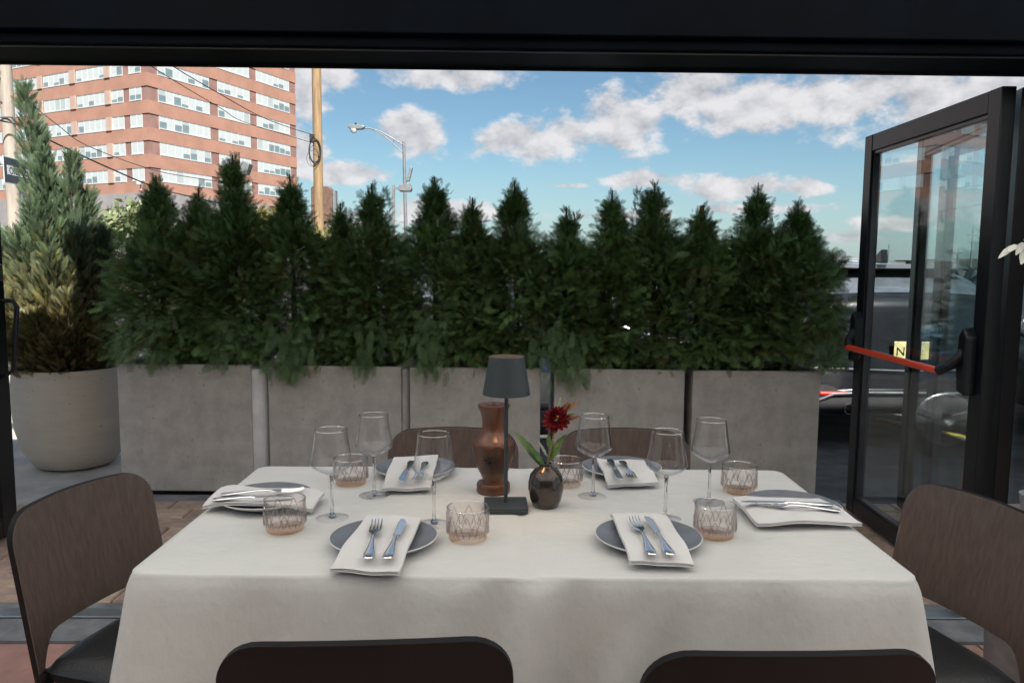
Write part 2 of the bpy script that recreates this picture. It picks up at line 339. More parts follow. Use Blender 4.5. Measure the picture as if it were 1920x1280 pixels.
# ------------------------------------------------------------------ foliage engine
def spray_proto(nb=6, wid=.085, spread=42, ln=.5):
    q = []
    def blade(bx, by_, ang, L, w):
        dx, dy = math.sin(ang), math.cos(ang); nx, ny = dy, -dx
        q.append([(bx, by_), (bx + dx * L * .45 + nx * w, by_ + dy * L * .45 + ny * w), (bx + dx * L, by_ + dy * L), (bx + dx * L * .45 - nx * w, by_ + dy * L * .45 - ny * w)])
    blade(0, 0, 0, 1.0, wid * .42)
    for i in range(nb):
        for s in (-1, 1):
            y = .10 + .80 * (i + (.25 if s > 0 else 0)) / nb
            blade(0, y, s * rad(spread - 8 * i / nb), ln * (1 - .62 * i / nb) * (.65 if i == 0 else 1), wid * .5)
    return np.array(q)                       # (nq,4,2)
ARB = spray_proto(5, .058, 40, .50); JUN = spray_proto(7, .046, 28, .42)
def foliage(name, pts, dirs, nrm, size, col, proto, mat_, parent, bend=.25):
    N = len(pts); nq = proto.shape[0]
    d = dirs / np.linalg.norm(dirs, axis=1, keepdims=True)
    b = np.cross(d, nrm); b /= np.linalg.norm(b, axis=1, keepdims=True) + 1e-9; nn = np.cross(b, d)
    u = proto[:, :, 0].reshape(-1); v = proto[:, :, 1].reshape(-1); w = -bend * v * v - .5 * np.abs(u) * bend
    co = pts[:, None, :] + size[:, None, None] * (b[:, None, :] * u[None, :, None] + d[:, None, :] * v[None, :, None] + nn[:, None, :] * w[None, :, None])
    co = co.reshape(-1, 3).astype(np.float32); nv = len(co); nf = N * nq
    me = bpy.data.meshes.new(name); me.vertices.add(nv); me.vertices.foreach_set('co', co.ravel())
    me.loops.add(nv); me.loops.foreach_set('vertex_index', np.arange(nv, dtype=np.int32))
    me.polygons.add(nf); me.polygons.foreach_set('loop_start', np.arange(0, nv, 4, dtype=np.int32)); me.polygons.foreach_set('loop_total', np.full(nf, 4, np.int32))
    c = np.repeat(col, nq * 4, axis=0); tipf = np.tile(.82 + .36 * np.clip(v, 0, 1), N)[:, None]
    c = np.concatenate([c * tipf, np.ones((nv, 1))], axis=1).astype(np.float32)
    at = me.color_attributes.new('Col', 'FLOAT_COLOR', 'POINT'); at.data.foreach_set('color', c.ravel())
    me.update(); me.materials.append(mat_); me.validate()
    return link(name, me, parent)
LEAF = leaf_mat('arborvitae_leaf', .5, .14); LEAFJ = leaf_mat('juniper_leaf'); LEAFB = leaf_mat('broad_leaf', .5, .35)
def unit(a): return a / (np.linalg.norm(a, axis=-1, keepdims=True) + 1e-9)
def arb_points(ncl, R, z0, z1, cx, cy, lean=0., depth=.9, per=6):
    nbr = max(20, ncl // 11); tb = RNG.random(nbr) ** 1.05; ab = RNG.random(nbr) * 2 * PI; ib = RNG.integers(0, nbr, ncl)   # limbs carrying the fans
    t = np.clip(tb[ib] + RNG.normal(0, .028, ncl), 0, 1); a = ab[ib] + RNG.normal(0, .24, ncl); loose = RNG.random(ncl) < .40
    t = np.where(loose, RNG.random(ncl), t); a = np.where(loose, RNG.random(ncl) * 2 * PI, a); rb = .80 + .22 * RNG.random(nbr); gb = .62 + .85 * RNG.random(nbr) ** 1.3
    prof = np.where(t < .58, 1 - .22 * (t / .58) ** 2.2, 0) + np.where(t >= .58, .78 * (1 - np.clip(t - .58, 0, 1) / .42) ** 1.25 + .05, 0)
    prof *= 1 + .16 * np.sin(a * 3 + cx * 40 + t * 9) * np.sin(t * 17 + cx * 9) + .10 * np.sin(t * 41 + a * 2)
    inner = RNG.random(ncl) < .30
    rho = R * prof * np.where(inner, .25 + .45 * RNG.random(ncl), rb[ib] + .10 * RNG.normal(0, 1, ncl)) - .03 * (t < .8)
    p = np.stack([cx + rho * np.cos(a) + lean * t, cy + rho * np.sin(a) * depth, z0 + (z1 - z0) * t], 1)
    out = np.stack([np.cos(a), np.sin(a), np.zeros(ncl)], 1)
    ang = np.radians(np.where(t > .72, 60, -10 + 85 * t) + RNG.normal(0, 16, ncl))
    up = np.array([0, 0, 1.])
    d = unit(out * np.cos(ang)[:, None] + up * np.sin(ang)[:, None] + RNG.normal(0, .16, (ncl, 3)))
    tang = np.cross(out, up); nr = unit(up * .8 + out * RNG.normal(.5, .5, (ncl, 1)) + tang * RNG.normal(0, .55, (ncl, 1)))
    b = unit(np.cross(d, nr)); nr = np.cross(b, d)
    k = RNG.random((ncl, 1)); warm = np.clip((t - .45) / .5, 0, 1)[:, None]
    c = np.array([.068, .140, .040]) * (1 - k) + np.array([.195, .300, .100]) * k
    c = c * (1 - .5 * warm) + np.array([.095, .200, .035]) * (.5 * warm)
    c = c * gb[ib][:, None]; yel = RNG.random((ncl, 1)) < .02; c = np.where(yel, np.array([.17, .13, .045]), c)
    rep = lambda q: np.repeat(q, per, axis=0); n = ncl * per
    f = np.tile(np.linspace(-1, 1, per), ncl) + RNG.normal(0, .12, n); fa = np.radians(46) * f
    dd = rep(d) * np.cos(fa)[:, None] + rep(b) * np.sin(fa)[:, None] + RNG.normal(0, .10, (n, 3)); tt = rep(t[:, None])[:, 0]
    sc = np.where(tt > .75, .62, 1.0); pp = rep(p) + rep(b) * (f * .040 * sc)[:, None] + rep(d) * (.035 * sc * RNG.normal(0, 1, n))[:, None] + RNG.normal(0, .010, (n, 3))
    s_ = (.068 + .046 * RNG.random(n)) * (1 - .28 * np.abs(f)) * sc
    return pp, dd, rep(nr) + RNG.normal(0, .22, (n, 3)), s_, rep(c) * (.82 + .36 * RNG.random((n, 1)))
def cat5(l): return [np.concatenate(x) for x in zip(*l)]
ORD = ['first', 'second', 'third', 'fourth', 'fifth', 'sixth', 'seventh', 'eighth', 'ninth', 'tenth', 'eleventh', 'twelfth', 'thirteenth', 'fourteenth', 'fifteenth']
trees = [(292, 322, .27, None), (372, 346, .23, (352, 372)), (436, 284, .24, None), (543, 320, .26, None), (638, 374, .21, None), (697, 338, .25, (722, 346)),
         (815, 325, .25, None), (886, 364, .21, None), (965, 332, .25, None), (1062, 382, .25, (1080, 392)), (1148, 350, .22, None), (1228, 336, .25, (1197, 350)),
         (1318, 378, .25, None), (1422, 342, .26, None), (1497, 370, .285, None)]
hang = {3: [(540, 712), (565, 700), (515, 700)], 5: [(690, 700)], 6: [(815, 708), (800, 690)], 9: [(1075, 722), (1050, 705), (1025, 690)], 0: [(300, 686), (245, 680)], 14: [(1540, 690), (1565, 680)], 2: [(420, 690)]}
extra = ['', ' with forked tip', ' and tallest of the hedge', '', '', ' with two leaders', '', '', '', ' with a broken side leader', '', ' with a double top', ' with a cut brown leader', '', ' beside the parked black car']
for i, (x, y, R, two) in enumerate(trees):
    YY = 4.62 + random.uniform(-.03, .03); top = PD(x, y, YY); cx = top.x; z1 = top.z
    base = cx + random.uniform(-.02, .02)
    t = thing('arborvitae', f'{ORD[i]} arborvitae in the hedge counted from the potted juniper{extra[i]}', 'shrub', (base, YY, .70), 0, 'arborvitae in the planter hedge')
    L = [arb_points(int(1000 * R / .25), R * 1.04, .80, z1 - .12, base, YY, cx - base)]
    nsp = 70; tt = RNG.random(nsp)                          # thin leader at the very top
    def leader(px_, py_, zb, n=70):
        tp = PD(px_, py_, YY); tt = RNG.random(n); a = RNG.random(n) * 2 * PI; rr = .030 * (1 - tt) + .006
        p = np.stack([tp.x + rr * np.cos(a), YY + rr * np.sin(a), zb + (tp.z - .035 - zb) * tt], 1)
        d = np.stack([.5 * np.cos(a), .5 * np.sin(a), np.full(n, .9)], 1) + RNG.normal(0, .15, (n, 3))
        c = np.array([.09, .16, .045]) * (.7 + .6 * RNG.random((n, 1))) + np.array([.02, .008, 0]) * tt[:, None]
        return p, d, RNG.normal(0, 1, (n, 3)), .030 + .022 * RNG.random(n), c
    L.append(leader(x, y, z1 - .28, 90))
    if two: L.append(leader(two[0], two[1], z1 - .32, 90))
    for (hx, hy) in hang.get(i, []):
        hp = PD(hx, hy, 4.36); n = 46; q = RNG.random(n)
        p = np.stack([hp.x + RNG.normal(0, .05, n), 4.40 - .07 * q + RNG.normal(0, .02, n), hp.z + .30 - .27 * q], 1)
        d = np.stack([RNG.normal(0, .35, n), np.full(n, -.45) + RNG.normal(0, .2, n), np.full(n, -.9)], 1)
        c = np.array([.105, .185, .065]) * (.7 + .7 * RNG.random((n, 1)))
        L.append((p, d, RNG.normal(0, .5, (n, 3)) + np.array([0, -1., .3]), .065 + .04 * RNG.random(n), c))
    p, d, nr, s, c = cat5(L); o0 = np.array([base, YY, .70])
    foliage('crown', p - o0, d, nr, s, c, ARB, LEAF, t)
    if i == 12: q = PD(1314, 402, YY) - Vector((base, YY, .70)); MB().tube([q - Vector((0, 0, .12)), q + Vector((.004, -.01, .05))], [.017, .014], 8).build('cut_leader', mat('cut_wood', (.30, .14, .06), .8), t, smooth=True)
    MB().tube([(0, 0, -.06), (.005, 0, .3), (cx - base, 0, z1 - .8), (cx - base, 0, z1 - .72)], [.022, .018, .008, .004], 7).build('trunk', M_bark, t, smooth=True)
# planters
pl = [(219, 470), (502, 752), (768, 1014), (1040, 1285), (1300, 1540)]
for i, (a, b) in enumerate(pl):
    xa = PD(a, 690, 4.40).x; xb = PD(b, 690, 4.40).x; zt = PD((a + b) / 2, 682 + 15 * ((a + b) / 2 - 219) / 1322, 4.40).z; w = xb - xa
    t = thing('planter', f'{ORD[i]} square concrete planter counted from the round juniper pot', 'planter', ((xa + xb) / 2, 4.40, 0), 0, 'concrete hedge planters')
    h = w / 2; m = MB(); tk = .03; zz = zt
    m.box(-h, h, 0, tk, .012, zz); m.box(-h, h, .46 - tk, .46, .012, zz); m.box(-h, -h + tk, tk, .46 - tk, .012, zz); m.box(h - tk, h, tk, .46 - tk, .012, zz)
    m.box(-h + tk, h - tk, tk, .46 - tk, .012, .06)
    m.build('shell', M_conc, t, bevel=.005)
    MB().box(-h + .05, h - .05, .05, .41, 0, .011).build('foot', M_blackd, t)
    MB().grid(lambda u, v: (-h + tk + (w - 2 * tk) * u, tk + (.46 - 2 * tk) * v, zz - .035 + .012 * math.sin(9 * u + 5 * v)), 10, 5).build('soil', M_soil, t, smooth=True)
# bollards in the gaps
def bollard(px, Y, r, h, label, m):
    c = PD(px, 800, Y); t = thing('bollard', label, 'bollard', (c.x, Y, -.05), 0, 'bollards behind the planters')
    MB().lathe([(r, 0), (r, h - r * .5), (r * .87, h - r * .2), (r * .5, h - .01), (.001, h)], 28).build('post', m, t, smooth=True)
    MB().lathe([(r * 1.25, 0), (r * 1.25, .03), (r, .035)], 28).build('base_ring', M_slate, t)
M_boll = mat('bollard_paint', (.78, .78, .77), .45, var=.08, vscale=6)
bollard(486, 4.47, .062, .79, 'pale grey bollard in the gap beside the first planter', M_boll)
bollard(755, 4.5, .045, .79, 'grey bollard in the gap between second and third planters', M_boll)
pp = PD(1034, 720, 5.0); t = thing('sign_post', 'thin galvanised post in the gap between third and fourth planters', 'post', (pp.x, 5.0, -.06))
MB().tube([(0, 0, 0), (0, 0, 1.25)], .017, 12).build('pole', mat('galvanised', (.5, .51, .52), .4, metal=.7, var=.15, vscale=20), t, smooth=True)
MB().lathe([(.05, 0), (.05, .015), (.018, .02)], 14).build('base_plate', M_slate, t)
# round pot with juniper
PC = Vector((-2.87, 5.0, .0))
t = thing('round_pot', 'large round sandy pot holding the grey-green juniper', 'pot', (PC.x, PC.y, .006))
MB().lathe([(.001, 0), (.17, 0), (.235, .02), (.30, .12), (.337, .27), (.350, .42), (.346, .56), (.334, .655), (.322, .655), (.330, .55), (.330, .42), (.28, .3)], 64).build('shell', M_pot, t, smooth=True)
MB().lathe([(.001, .61), (.2, .615), (.325, .60)], 24).build('soil', M_soil, t, smooth=True)
t = thing('juniper', 'tall grey-green juniper in the round pot, browning near its base', 'shrub', (PC.x, PC.y, .60))
tips = [(46, 172, 0, .10), (70, 250, .05, .07), (136, 302, -.05, .08), (167, 372, .05, .08), (-20, 430, -.1, .1), (-60, 420, .1, .1), (78, 300, -.12, .10), (108, 360, .1, .10), (198, 440, 0, .09), (60, 390, -.2, .11),
        (-25, 500, -.2, .11), (208, 520, -.05, .09), (30, 440, -.25, .12), (150, 440, -.2, .11), (95, 480, -.3, .12), (190, 560, -.15, .1), (10, 560, -.3, .11), (130, 560, -.34, .12), (60, 600, -.36, .12), (-60, 560, .1, .12), (170, 620, -.25, .1), (100, 640, -.36, .1), (20, 650, -.34, .1), (205, 640, .0, .09), (120, 420, .2, .12), (60, 460, .25, .12)]
L = []; limbs = MB(); o0 = np.array([PC.x, PC.y, .60])
for k, (x, y, dy, w) in enumerate(tips):
    tip = PD(x, y, PC.y + dy); b = Vector((PC.x + (tip.x - PC.x) * .25, PC.y + dy * .35, .62 + max(0, (tip.z - .75)) * .30))
    n = int(420 * (.5 + (tip - b).length)) + 140; s = RNG.random(n) ** .85
    bb = np.array(b); tt = np.array(tip); ax = tt - bb; axu = ax / np.linalg.norm(ax)
    bulge = w * (1.25 * np.sin(np.clip(s, 0, 1) ** .8 * PI) ** .7 * (1 - .45 * s) + .16 * (1 - s) + .08)
    off = RNG.normal(0, 1, (n, 3)); off -= (off @ axu)[:, None] * axu; off = unit(off) * (bulge * RNG.random(n) ** .5)[:, None]
    p = bb + ax * s[:, None] + off
    d = axu * 1.0 + unit(off) * .62 + np.array([0, 0, .35]) + RNG.normal(0, .2, (n, 3))
    kz = RNG.random((n, 1)); z = p[:, 2:3]; low = np.clip((1.42 - z) / .5, 0, 1) * np.clip(.25 + .9 * RNG.random((n, 1)), 0, 1)
    c = np.array([.062, .105, .055]) * (1 - kz) + np.array([.125, .175, .095]) * kz
    c = c * (1 - .8 * low) + np.array([.26, .165, .06]) * (.8 * low); yel = (RNG.random((n, 1)) < .08) & (z < 1.5); c = np.where(yel, np.array([.22, .20, .06]), c)
    L.append((p, d, RNG.normal(0, 1, (n, 3)), .062 + .05 * RNG.random(n), c))
    limbs.tube([Vector((0, 0, -.02)) + Vector((random.uniform(-.05, .05), random.uniform(-.05, .05), 0)), b - Vector(o0), b.lerp(tip, .8) - Vector(o0)], [.018, .012, .004], 6)
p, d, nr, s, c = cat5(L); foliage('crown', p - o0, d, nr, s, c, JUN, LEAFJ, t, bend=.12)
limbs.build('trunk', M_bark, t, smooth=True)
# broadleaf trees beyond the hedge
LF = np.array([[[(0), 0], [.32, .4], [0, 1.], [-.32, .4]]])
def leafy(name, label, px, py, Y, r, h, cols, n=2600):
    c0 = PD(px, py, Y); t = thing(name, label, 'tree', (c0.x, Y, -.28), 0, 'small trees beyond the hedge'); zt = c0.z + .28
    cl = [np.array([random.uniform(-r, r) * .8, random.uniform(-r, r) * .6, zt - h * random.random() * .9]) for _ in range(16)] + [np.array([0, 0, zt - .15])]
    p = np.concatenate([q + unit(RNG.normal(0, 1, (n // 17, 3))) * (r * .36 * RNG.random((n // 17, 1)) ** .4) for q in cl]); N = len(p)
    k = RNG.random((N, 1)); col = np.array(cols[0]) * (1 - k) + np.array(cols[1]) * k
    foliage('crown', p, RNG.normal(0, 1, (N, 3)) + np.array([0, 0, -.2]), RNG.normal(0, 1, (N, 3)) + np.array([0, 0, 1.]), .07 + .06 * RNG.random(N), col, LF, LEAFB, t)
    tr = MB().tube([(0, 0, 0), (.05, 0, zt * .4), (0, .05, zt - .3)], [.07, .05, .015], 7)
    for q in cl[:7]: tr.tube([(.04, 0, zt * .38), tuple(q)], [.03, .008], 5)
    tr.build('trunk', M_bark, t, smooth=True)
leafy('leafy_tree', 'pale green leafy tree between the juniper and the hedge', 232, 400, 10.5, .75, 1.3, [(.16, .21, .09), (.30, .34, .18)])
leafy('leafy_tree', 'yellowing small tree rising behind the third and fourth arborvitae', 491, 392, 12, .35, 1.4, [(.30, .24, .06), (.42, .36, .12)], 1500)
leafy('leafy_tree', 'pale yellow-green tree behind the tan utility pole', 620, 425, 12, .5, 1.3, [(.24, .26, .10), (.38, .36, .16)], 1600)
# ------------------------------------------------------------------ office tower
M_tb = mat('tower_brick', (.35, .188, .137), .85, var=.08, vscale=.35, col2=(.31, .165, .12), detail=8)
M_td = mat('tower_dark_brick', (.25, .145, .125), .85, var=.10, vscale=.5)
M_tp = mat('tower_pink_pier', (.42, .30, .25), .85, var=.06, vscale=.5)
M_pod = mat('podium_stone', (.26, .245, .25), .85, var=.08, vscale=.3)
M_wf = mat('window_frame_white', (.48, .48, .47), .6, var=.03)
M_bl = mat('window_blind', (.47, .51, .51), .25, var=.05, vscale=.6, coat=.5); M_bl2 = mat('window_blind_grey', (.36, .41, .41), .25, var=.05, coat=.5)
M_wg = mat('tower_glass', (.20, .27, .29), .06, var=.2, vscale=.3, spec=.8)
Zc = 116.; c0 = PD(288, 488, Zc); dR = Vector((math.sin(rad(20.8)), math.cos(rad(20.8)), 0)); dL = Vector((-math.sin(rad(62)), math.cos(rad(62)), 0))
C0 = Vector((c0.x, c0.y, 0))
def solve(px, d):                        # distance along a face that a pixel column meets
    k = ray(px, 250); k = k.x / k.y; return (k * C0.y - C0.x) / (d.x - k * d.y)
tw = thing('office_tower', 'red brick office tower with ribbon windows and grey stone base', 'building', (C0.x, C0.y, -.3))
LR = solve(556, dR); LL = 70.; st = 3.9; zw0 = 13.3; zpod = 11.65; NR = 8; ROOF = zw0 + st * NR + 2.2
nR = Vector((dR.y, -dR.x, 0)); nL = Vector((-dL.y, dL.x, 0)) * 1
if nL.y > 0: nL = -nL
if nR.y > 0: nR = -nR
def slab(z0, z1, out, name, m, parent):
    a = Vector((0, 0, 0)) + (nR + nL) * (out / (1 + nR.dot(nL))); poly = [a, dR * LR + nR * out, dR * LR + dL * LL, dL * LL + nL * out]
    b = MB().prism([(v.x, v.y) for v in poly], z0, z1); return b.build(name, m, parent)
slab(0, ROOF, -.14, 'core', M_td, tw)
slab(0, zpod, .25, 'podium', M_pod, tw)
for k in range(NR + 1):
    z0 = zpod + .002 if k == 0 else zw0 + st * (k - 1) + 2.0; z1 = zw0 + st * k if k < NR else ROOF + .6
    slab(z0, z1, 0., 'spandrel', M_tb, tw)
panes = {}
def pane_mesh(split):
    if split not in panes:
        b = MB()
        if split > 0: b.add([(0, 0, 1 - split), (1, 0, 1 - split), (1, 0, 1), (0, 0, 1)], [(0, 1, 2, 3)], 0)
        if split < 1: b.add([(0, 0, 0), (1, 0, 0), (1, 0, 1 - split), (0, 0, 1 - split)], [(0, 1, 2, 3)], 1)
        panes[split] = [b.mesh('pane', [q, M_wg]) for q in (M_bl, M_bl2)]
    return random.choice(panes[split]) if random.random() < .25 else panes[split][0]
def window(face, s0, s1, z0, z1, npan):
    d, nv = (dR, nR) if face == 'R' else (dL, nL); ang = math.atan2(d.y, d.x); w = abs(s1 - s0)
    e = bpy.data.objects.new('window', None); sgn = 1
    f = MB(); yo = 0.0; flip = (nv.dot(Vector((math.sin(ang), -math.cos(ang), 0))) > 0)   # local -y is outward when flip
    oy = -1 if flip else 1
    def bx(a, b, z, zz, y0, y1): f.box(a, b, min(y0 * oy, y1 * oy), max(y0 * oy, y1 * oy), z, zz)
    bx(0, w, -.18, .0, -.15, .06); bx(0, w, z1 - z0 - .07, z1 - z0 - .002, -.15, -.03)
    for k in range(npan + 1):
        x = w * k / npan; bx(max(0, x - .045), min(w, x + .045), .001, z1 - z0 - .071, -.15, -.04)
    o = f.build('window', M_wf, tw); base = d * min(s0, s1); o.location = (base.x, base.y, z0); o.rotation_euler = (0, 0, ang)
    mood = random.random()
    for k in range(npan):
        sp = 1.0 if random.random() < (.72 if mood < .6 else .35) else random.choice((.45, .6, .75, .3))
        q = link('pane', pane_mesh(sp), o); q.location = (w * k / npan + .04, -.09 * oy, 0.0); q.scale = (w / npan - .08, 1, z1 - z0 - .06)
for k in range(NR):
    z0 = zw0 + st * k + .19; z1 = zw0 + st * k + 1.998
    for a, b, npn in ((300, 395, 7), (411, 470, 5), (483, 544, 6)): window('R', solve(a, dR), solve(b, dR), z0, z1, npn)
    for a, b, npn in ((267, 245, 2), (233, 211, 2), (200, 147, 5), (135, 85, 5), (75, 28, 5), (17, -30, 5)): window('L', solve(a, dL), solve(b, dL), z0, z1, npn)
    for a, b in ((211, 201), (146, 136), (84, 76), (27, 18)):
        s0, s1 = solve(a, dL), solve(b, dL); o = MB().box(0, s1 - s0, -.05, .2, z0 - .185, z1 - .002).build('pier', M_tp, tw)
        o.location = (dL * s0).to_tuple(); o.rotation_euler = (0, 0, math.atan2(dL.y, dL.x))
for a, b in ((240, 205), (330, 380), (420, 470)):
    d = dL if a == 240 else dR; nv = nL if a == 240 else nR; s0, s1 = solve(a, d), solve(b, d)
    w = MB().box(0, s1 - s0, -.1, .1, 5.4, 7.6).build('window', M_black, tw); p = d * s0 + nv * .3; w.location = (p.x, p.y, 0); w.rotation_euler = (0, 0, math.atan2(d.y, d.x))
cp = PD(264, 352, 113.); t = thing('security_camera', 'white security camera on the grey podium corner of the tower', 'camera', (cp.x, cp.y, zpod - .3))
MB().tube([(0, 0, 0), (0, 0, 1.1), (0, -.25, 1.35), (0, -.5, 1.2)], .13, 10).build('arm', M_wf, t, smooth=True)
MB().lathe([(.3, -.1), (.36, .15), (.3, .4), (.001, .5)], 16, (0, -.6, .8)).build('dome', M_wf, t, smooth=True)
# ------------------------------------------------------------------ poles, lamps, wires, signs
M_wood = mat('pole_wood', (.28, .19, .10), .85, var=.15, vscale=3, stretch=(6, 6, .5), bump=.4, bscale=20, col2=(.19, .125, .07), speck=(5, .72, (.12, .08, .05)))
M_woodw = mat('pole_wood_bleached', (.36, .31, .26), .85, var=.12, vscale=3, stretch=(6, 6, .5), bump=.4, bscale=20, speck=(4, .70, (.25, .18, .13)))
M_grey = mat('lamp_grey', (.19, .20, .205), .5, metal=.3, var=.08); M_cable = mat('cable', (.02, .02, .022), .6)
M_brown = mat('brown_metal', (.13, .075, .05), .5, var=.15)
M_lens = mat('lamp_lens', (.55, .55, .52), .15, var=.05)
a = PD(598, 410, 25); t = thing('utility_pole', 'tan wooden utility pole with a black cable coil beside the tower', 'pole', (a.x, 25, -.3))
MB().tube([(0, 0, 0), (.0, 0, 9.5)], [.158, .142], 16).build('shaft', M_wood, t, smooth=True)
co = MB(); cz = PD(593, 287, 25).z + .3
for k, (rx, rz, dx, dz) in enumerate(((.17, .36, -.05, .05), (.19, .38, -.04, .03), (.15, .33, -.07, -.12), (.20, .25, -.1, -.2))):
    co.tube([(dx + rx * math.cos(q), -.19 - .012 * k, cz + dz + rz * math.sin(q)) for q in [2 * PI * j / 28 for j in range(29)]], .016 if k < 2 else .007, 6)
co.build('cable_coil', M_cable, t, smooth=True)
MB().box(-.20, -.06, -.24, -.155, cz + .30, cz + .55).build('splice_box', M_cable, t, bevel=.02)
a = PD(27, 400, 19); t = thing('utility_pole', 'bleached wooden utility pole behind the juniper with a floodlight', 'pole', (a.x, 19, -.3)); zf = PD(10, 135, 19).z + .3
MB().tube([(0, 0, 0), (-.03, 0, 7.5)], [.155, .14], 16).build('shaft', M_woodw, t, smooth=True)
f = MB().prism([(-.34, -.12), (.02, -.2), (.06, .0), (-.18, .24), (-.36, .2)], -.2, .2, axis='y'); f.v = [(v[0] - .1, v[1] - .35, v[2] + zf) for v in f.v]
f.build('floodlight', M_grey, t, bevel=.02)
MB().tube([(-.05, -.1, zf - .1), (-.1, -.2, zf - .35), (-.3, -.2, zf - .5), (-.05, -.15, zf - .75)], .012, 6).build('lead_wire', M_cable, t, smooth=True)
for zz in (3.9, 5.0): MB().tube([(-.2, -.17, zz), (.2, -.17, zz)], .02, 6).build('bolt', M_grey, t)
# cobra-head street lamp
a = PD(763, 440, 42); t = thing('street_lamp', 'grey cobra-head street lamp on a curved truss arm', 'street lamp', (a.x, 42, -.3)); tp = PD(757, 266, 42)
hx = tp.x - a.x; H = tp.z + .3
MB().tube([(0, 0, 0), (hx, 0, H)], [.11, .075], 12).build('pole', M_grey, t, smooth=True)
def off(x, y): q = PD(x, y, 42); return (q.x - a.x, 0, q.z + .3)
MB().tube([off(757, 272), off(735, 259), off(712, 246), off(695, 241), off(680, 240)], .035, 8).tube([off(757, 288), off(738, 270), off(718, 253), off(702, 244)], .03, 8).tube([off(738, 261), off(738, 271)], .025, 6).build('arm', M_grey, t, smooth=True)
x0, _, z0 = off(680, 240); x1, _, z1 = off(652, 239)
hdm = MB().prism([(x0 + .15, z0 + .05), (x0, z0 + .13), (x1 + .1, z0 + .16), (x1, z0 + .02), (x1 + .2, z0 - .10), (x0, z0 - .08)], -.17, .17, axis='y'); hdm.build('lamp_head', M_grey, t, bevel=.04)
MB().lathe([(.001, -.2), (.12, -.17), (.2, -.05), (.21, .02)], 16, (x1 + .32, 0, z0 - .08)).build('lens', M_lens, t, smooth=True)
MB().tube([(x1 + .42, 0, z0 + .15), (x1 + .42, 0, z0 + .26)], .05, 8).build('photocell', M_cable, t)
b = off(767, 326); fl2 = MB().prism([(-.12, -.38), (.02, -.40), (.2, .32), (.06, .36)], -.16, .16, axis='y'); fl2.v = [(v[0] + b[0], v[1], v[2] + b[2]) for v in fl2.v]; fl2.build('side_floodlight', M_grey, t, bevel=.02)
MB().tube([off(761, 342), off(766, 336)], .03, 6).build('floodlight_bracket', M_grey, t)
a = PD(738, 430, 30); t = thing('area_light', 'square shoebox parking light on a slim grey post', 'street lamp', (a.x, 30, -.3)); zt = PD(738, 347, 30).z + .3
MB().box(-.055, .055, -.055, .055, 0, zt).build('pole', M_grey, t)
zb = PD(738, 353, 30).z + .3; MB().box(.055, .24, -.03, .03, zb - .04, zb + .04).build('arm', M_grey, t)
hdm = MB().prism([(.22, -.10), (.68, -.12), (.72, -.03), (.66, .17), (.26, .13)], -.2, .2, axis='y'); hdm.v = [(v[0], v[1], v[2] + zb) for v in hdm.v]
o = hdm.build('lamp_head', M_grey, t, bevel=.015); MB().box(.27, .64, -.15, .15, zb - .135, zb - .112).build('lens', M_lens, o)
a = PD(447, 400, 22); t = thing('floodlight_post', 'brown post carrying two floodlights in front of the tower', 'street lamp', (a.x, 22, -.3)); zt = PD(444, 285, 22).z + .3
MB().box(-.065, .065, -.065, .065, 0, zt).build('post', M_brown, t, bevel=.01)
for px_, py_, s in ((462, 316, 1), (432, 312, -1)):
    q = PD(px_, py_, 22); f = MB().prism([(-.16 * s, -.14), (.06 * s, -.2), (.17 * s, .10), (-.03 * s, .2)], -.16, .16, axis='y')
    f.v = [(v[0] + q.x - a.x, v[1] - .08, v[2] + q.z + .3) for v in f.v]; o = f.build('floodlight', M_grey, t, bevel=.015)
    MB().tube([(0, -.05, q.z + .12), (q.x - a.x, -.06, q.z + .1), (q.x - a.x, -.06, q.z + .2)], .02, 6).build('bracket', M_cable, o)
a = PD(610, 430, 28); t = thing('sign_cabinet', 'brown box sign cabinet on a post behind the tan pole', 'sign', (a.x, 28, -.3)); z1 = PD(610, 350, 28).z + .3; z0 = z1 - 1.25
cb_ = MB().prism([(-.45, z0), (.30, z0), (.30, z1 - .12), (.18, z1), (-.40, z1), (-.45, z1 - .08)], -.18, .18, axis='y'); cb_.build('cabinet', M_brown, t, bevel=.02)
MB().box(.31, .42, -.16, .16, z0, z1 - .14).build('side_panel', M_grey, t, bevel=.01); MB().box(-.09, .09, -.09, .09, 0, z0).build('post', M_brown, t)
# one way sign
sp = P(0, 0, 5); s0 = PD(0, 291, 9.0); t = thing('one_way_sign', 'black one way street sign with white arrow behind the juniper', 'sign', (s0.x + .03, 9.0, s0.z), rad(97.2))
M_sb = mat('sign_black', (.035, .045, .06), .4); M_sw = mat('sign_white', (.72, .72, .74), .45, var=.04)
MB().box(0, .914, -.003, .003, -.305, 0).build('plate', M_sw, t, bevel=.002); MB().box(.012, .902, -.006, -.0035, -.293, -.012).build('black_field', M_sb, t)
ar = MB().prism([(.07, -.205), (.66, -.205), (.66, -.265), (.86, -.152), (.66, -.04), (.66, -.10), (.07, -.10)], -.0085, -.0065, axis='y'); ar.build('arrow', M_sw, t)
def text(s, size, m, parent, loc, rot, name='lettering', ext=.001):
    cu = bpy.data.curves.new(name, 'FONT'); cu.body = s; cu.size = size; cu.extrude = ext; cu.align_x = 'LEFT'
    tmp = bpy.data.objects.new('tmp', cu); COL.objects.link(tmp); dg = bpy.context.evaluated_depsgraph_get()
    me = bpy.data.meshes.new_from_object(tmp.evaluated_get(dg)); bpy.data.objects.remove(tmp); me.materials.clear(); me.materials.append(m)
    o = bpy.data.objects.new(name, me); COL.objects.link(o); o.parent = parent; o.location = loc; o.rotation_euler = rot; return o
text('ONE WAY', .115, M_sb, t, (.11, -.0095, -.193), (PI / 2, 0, 0))
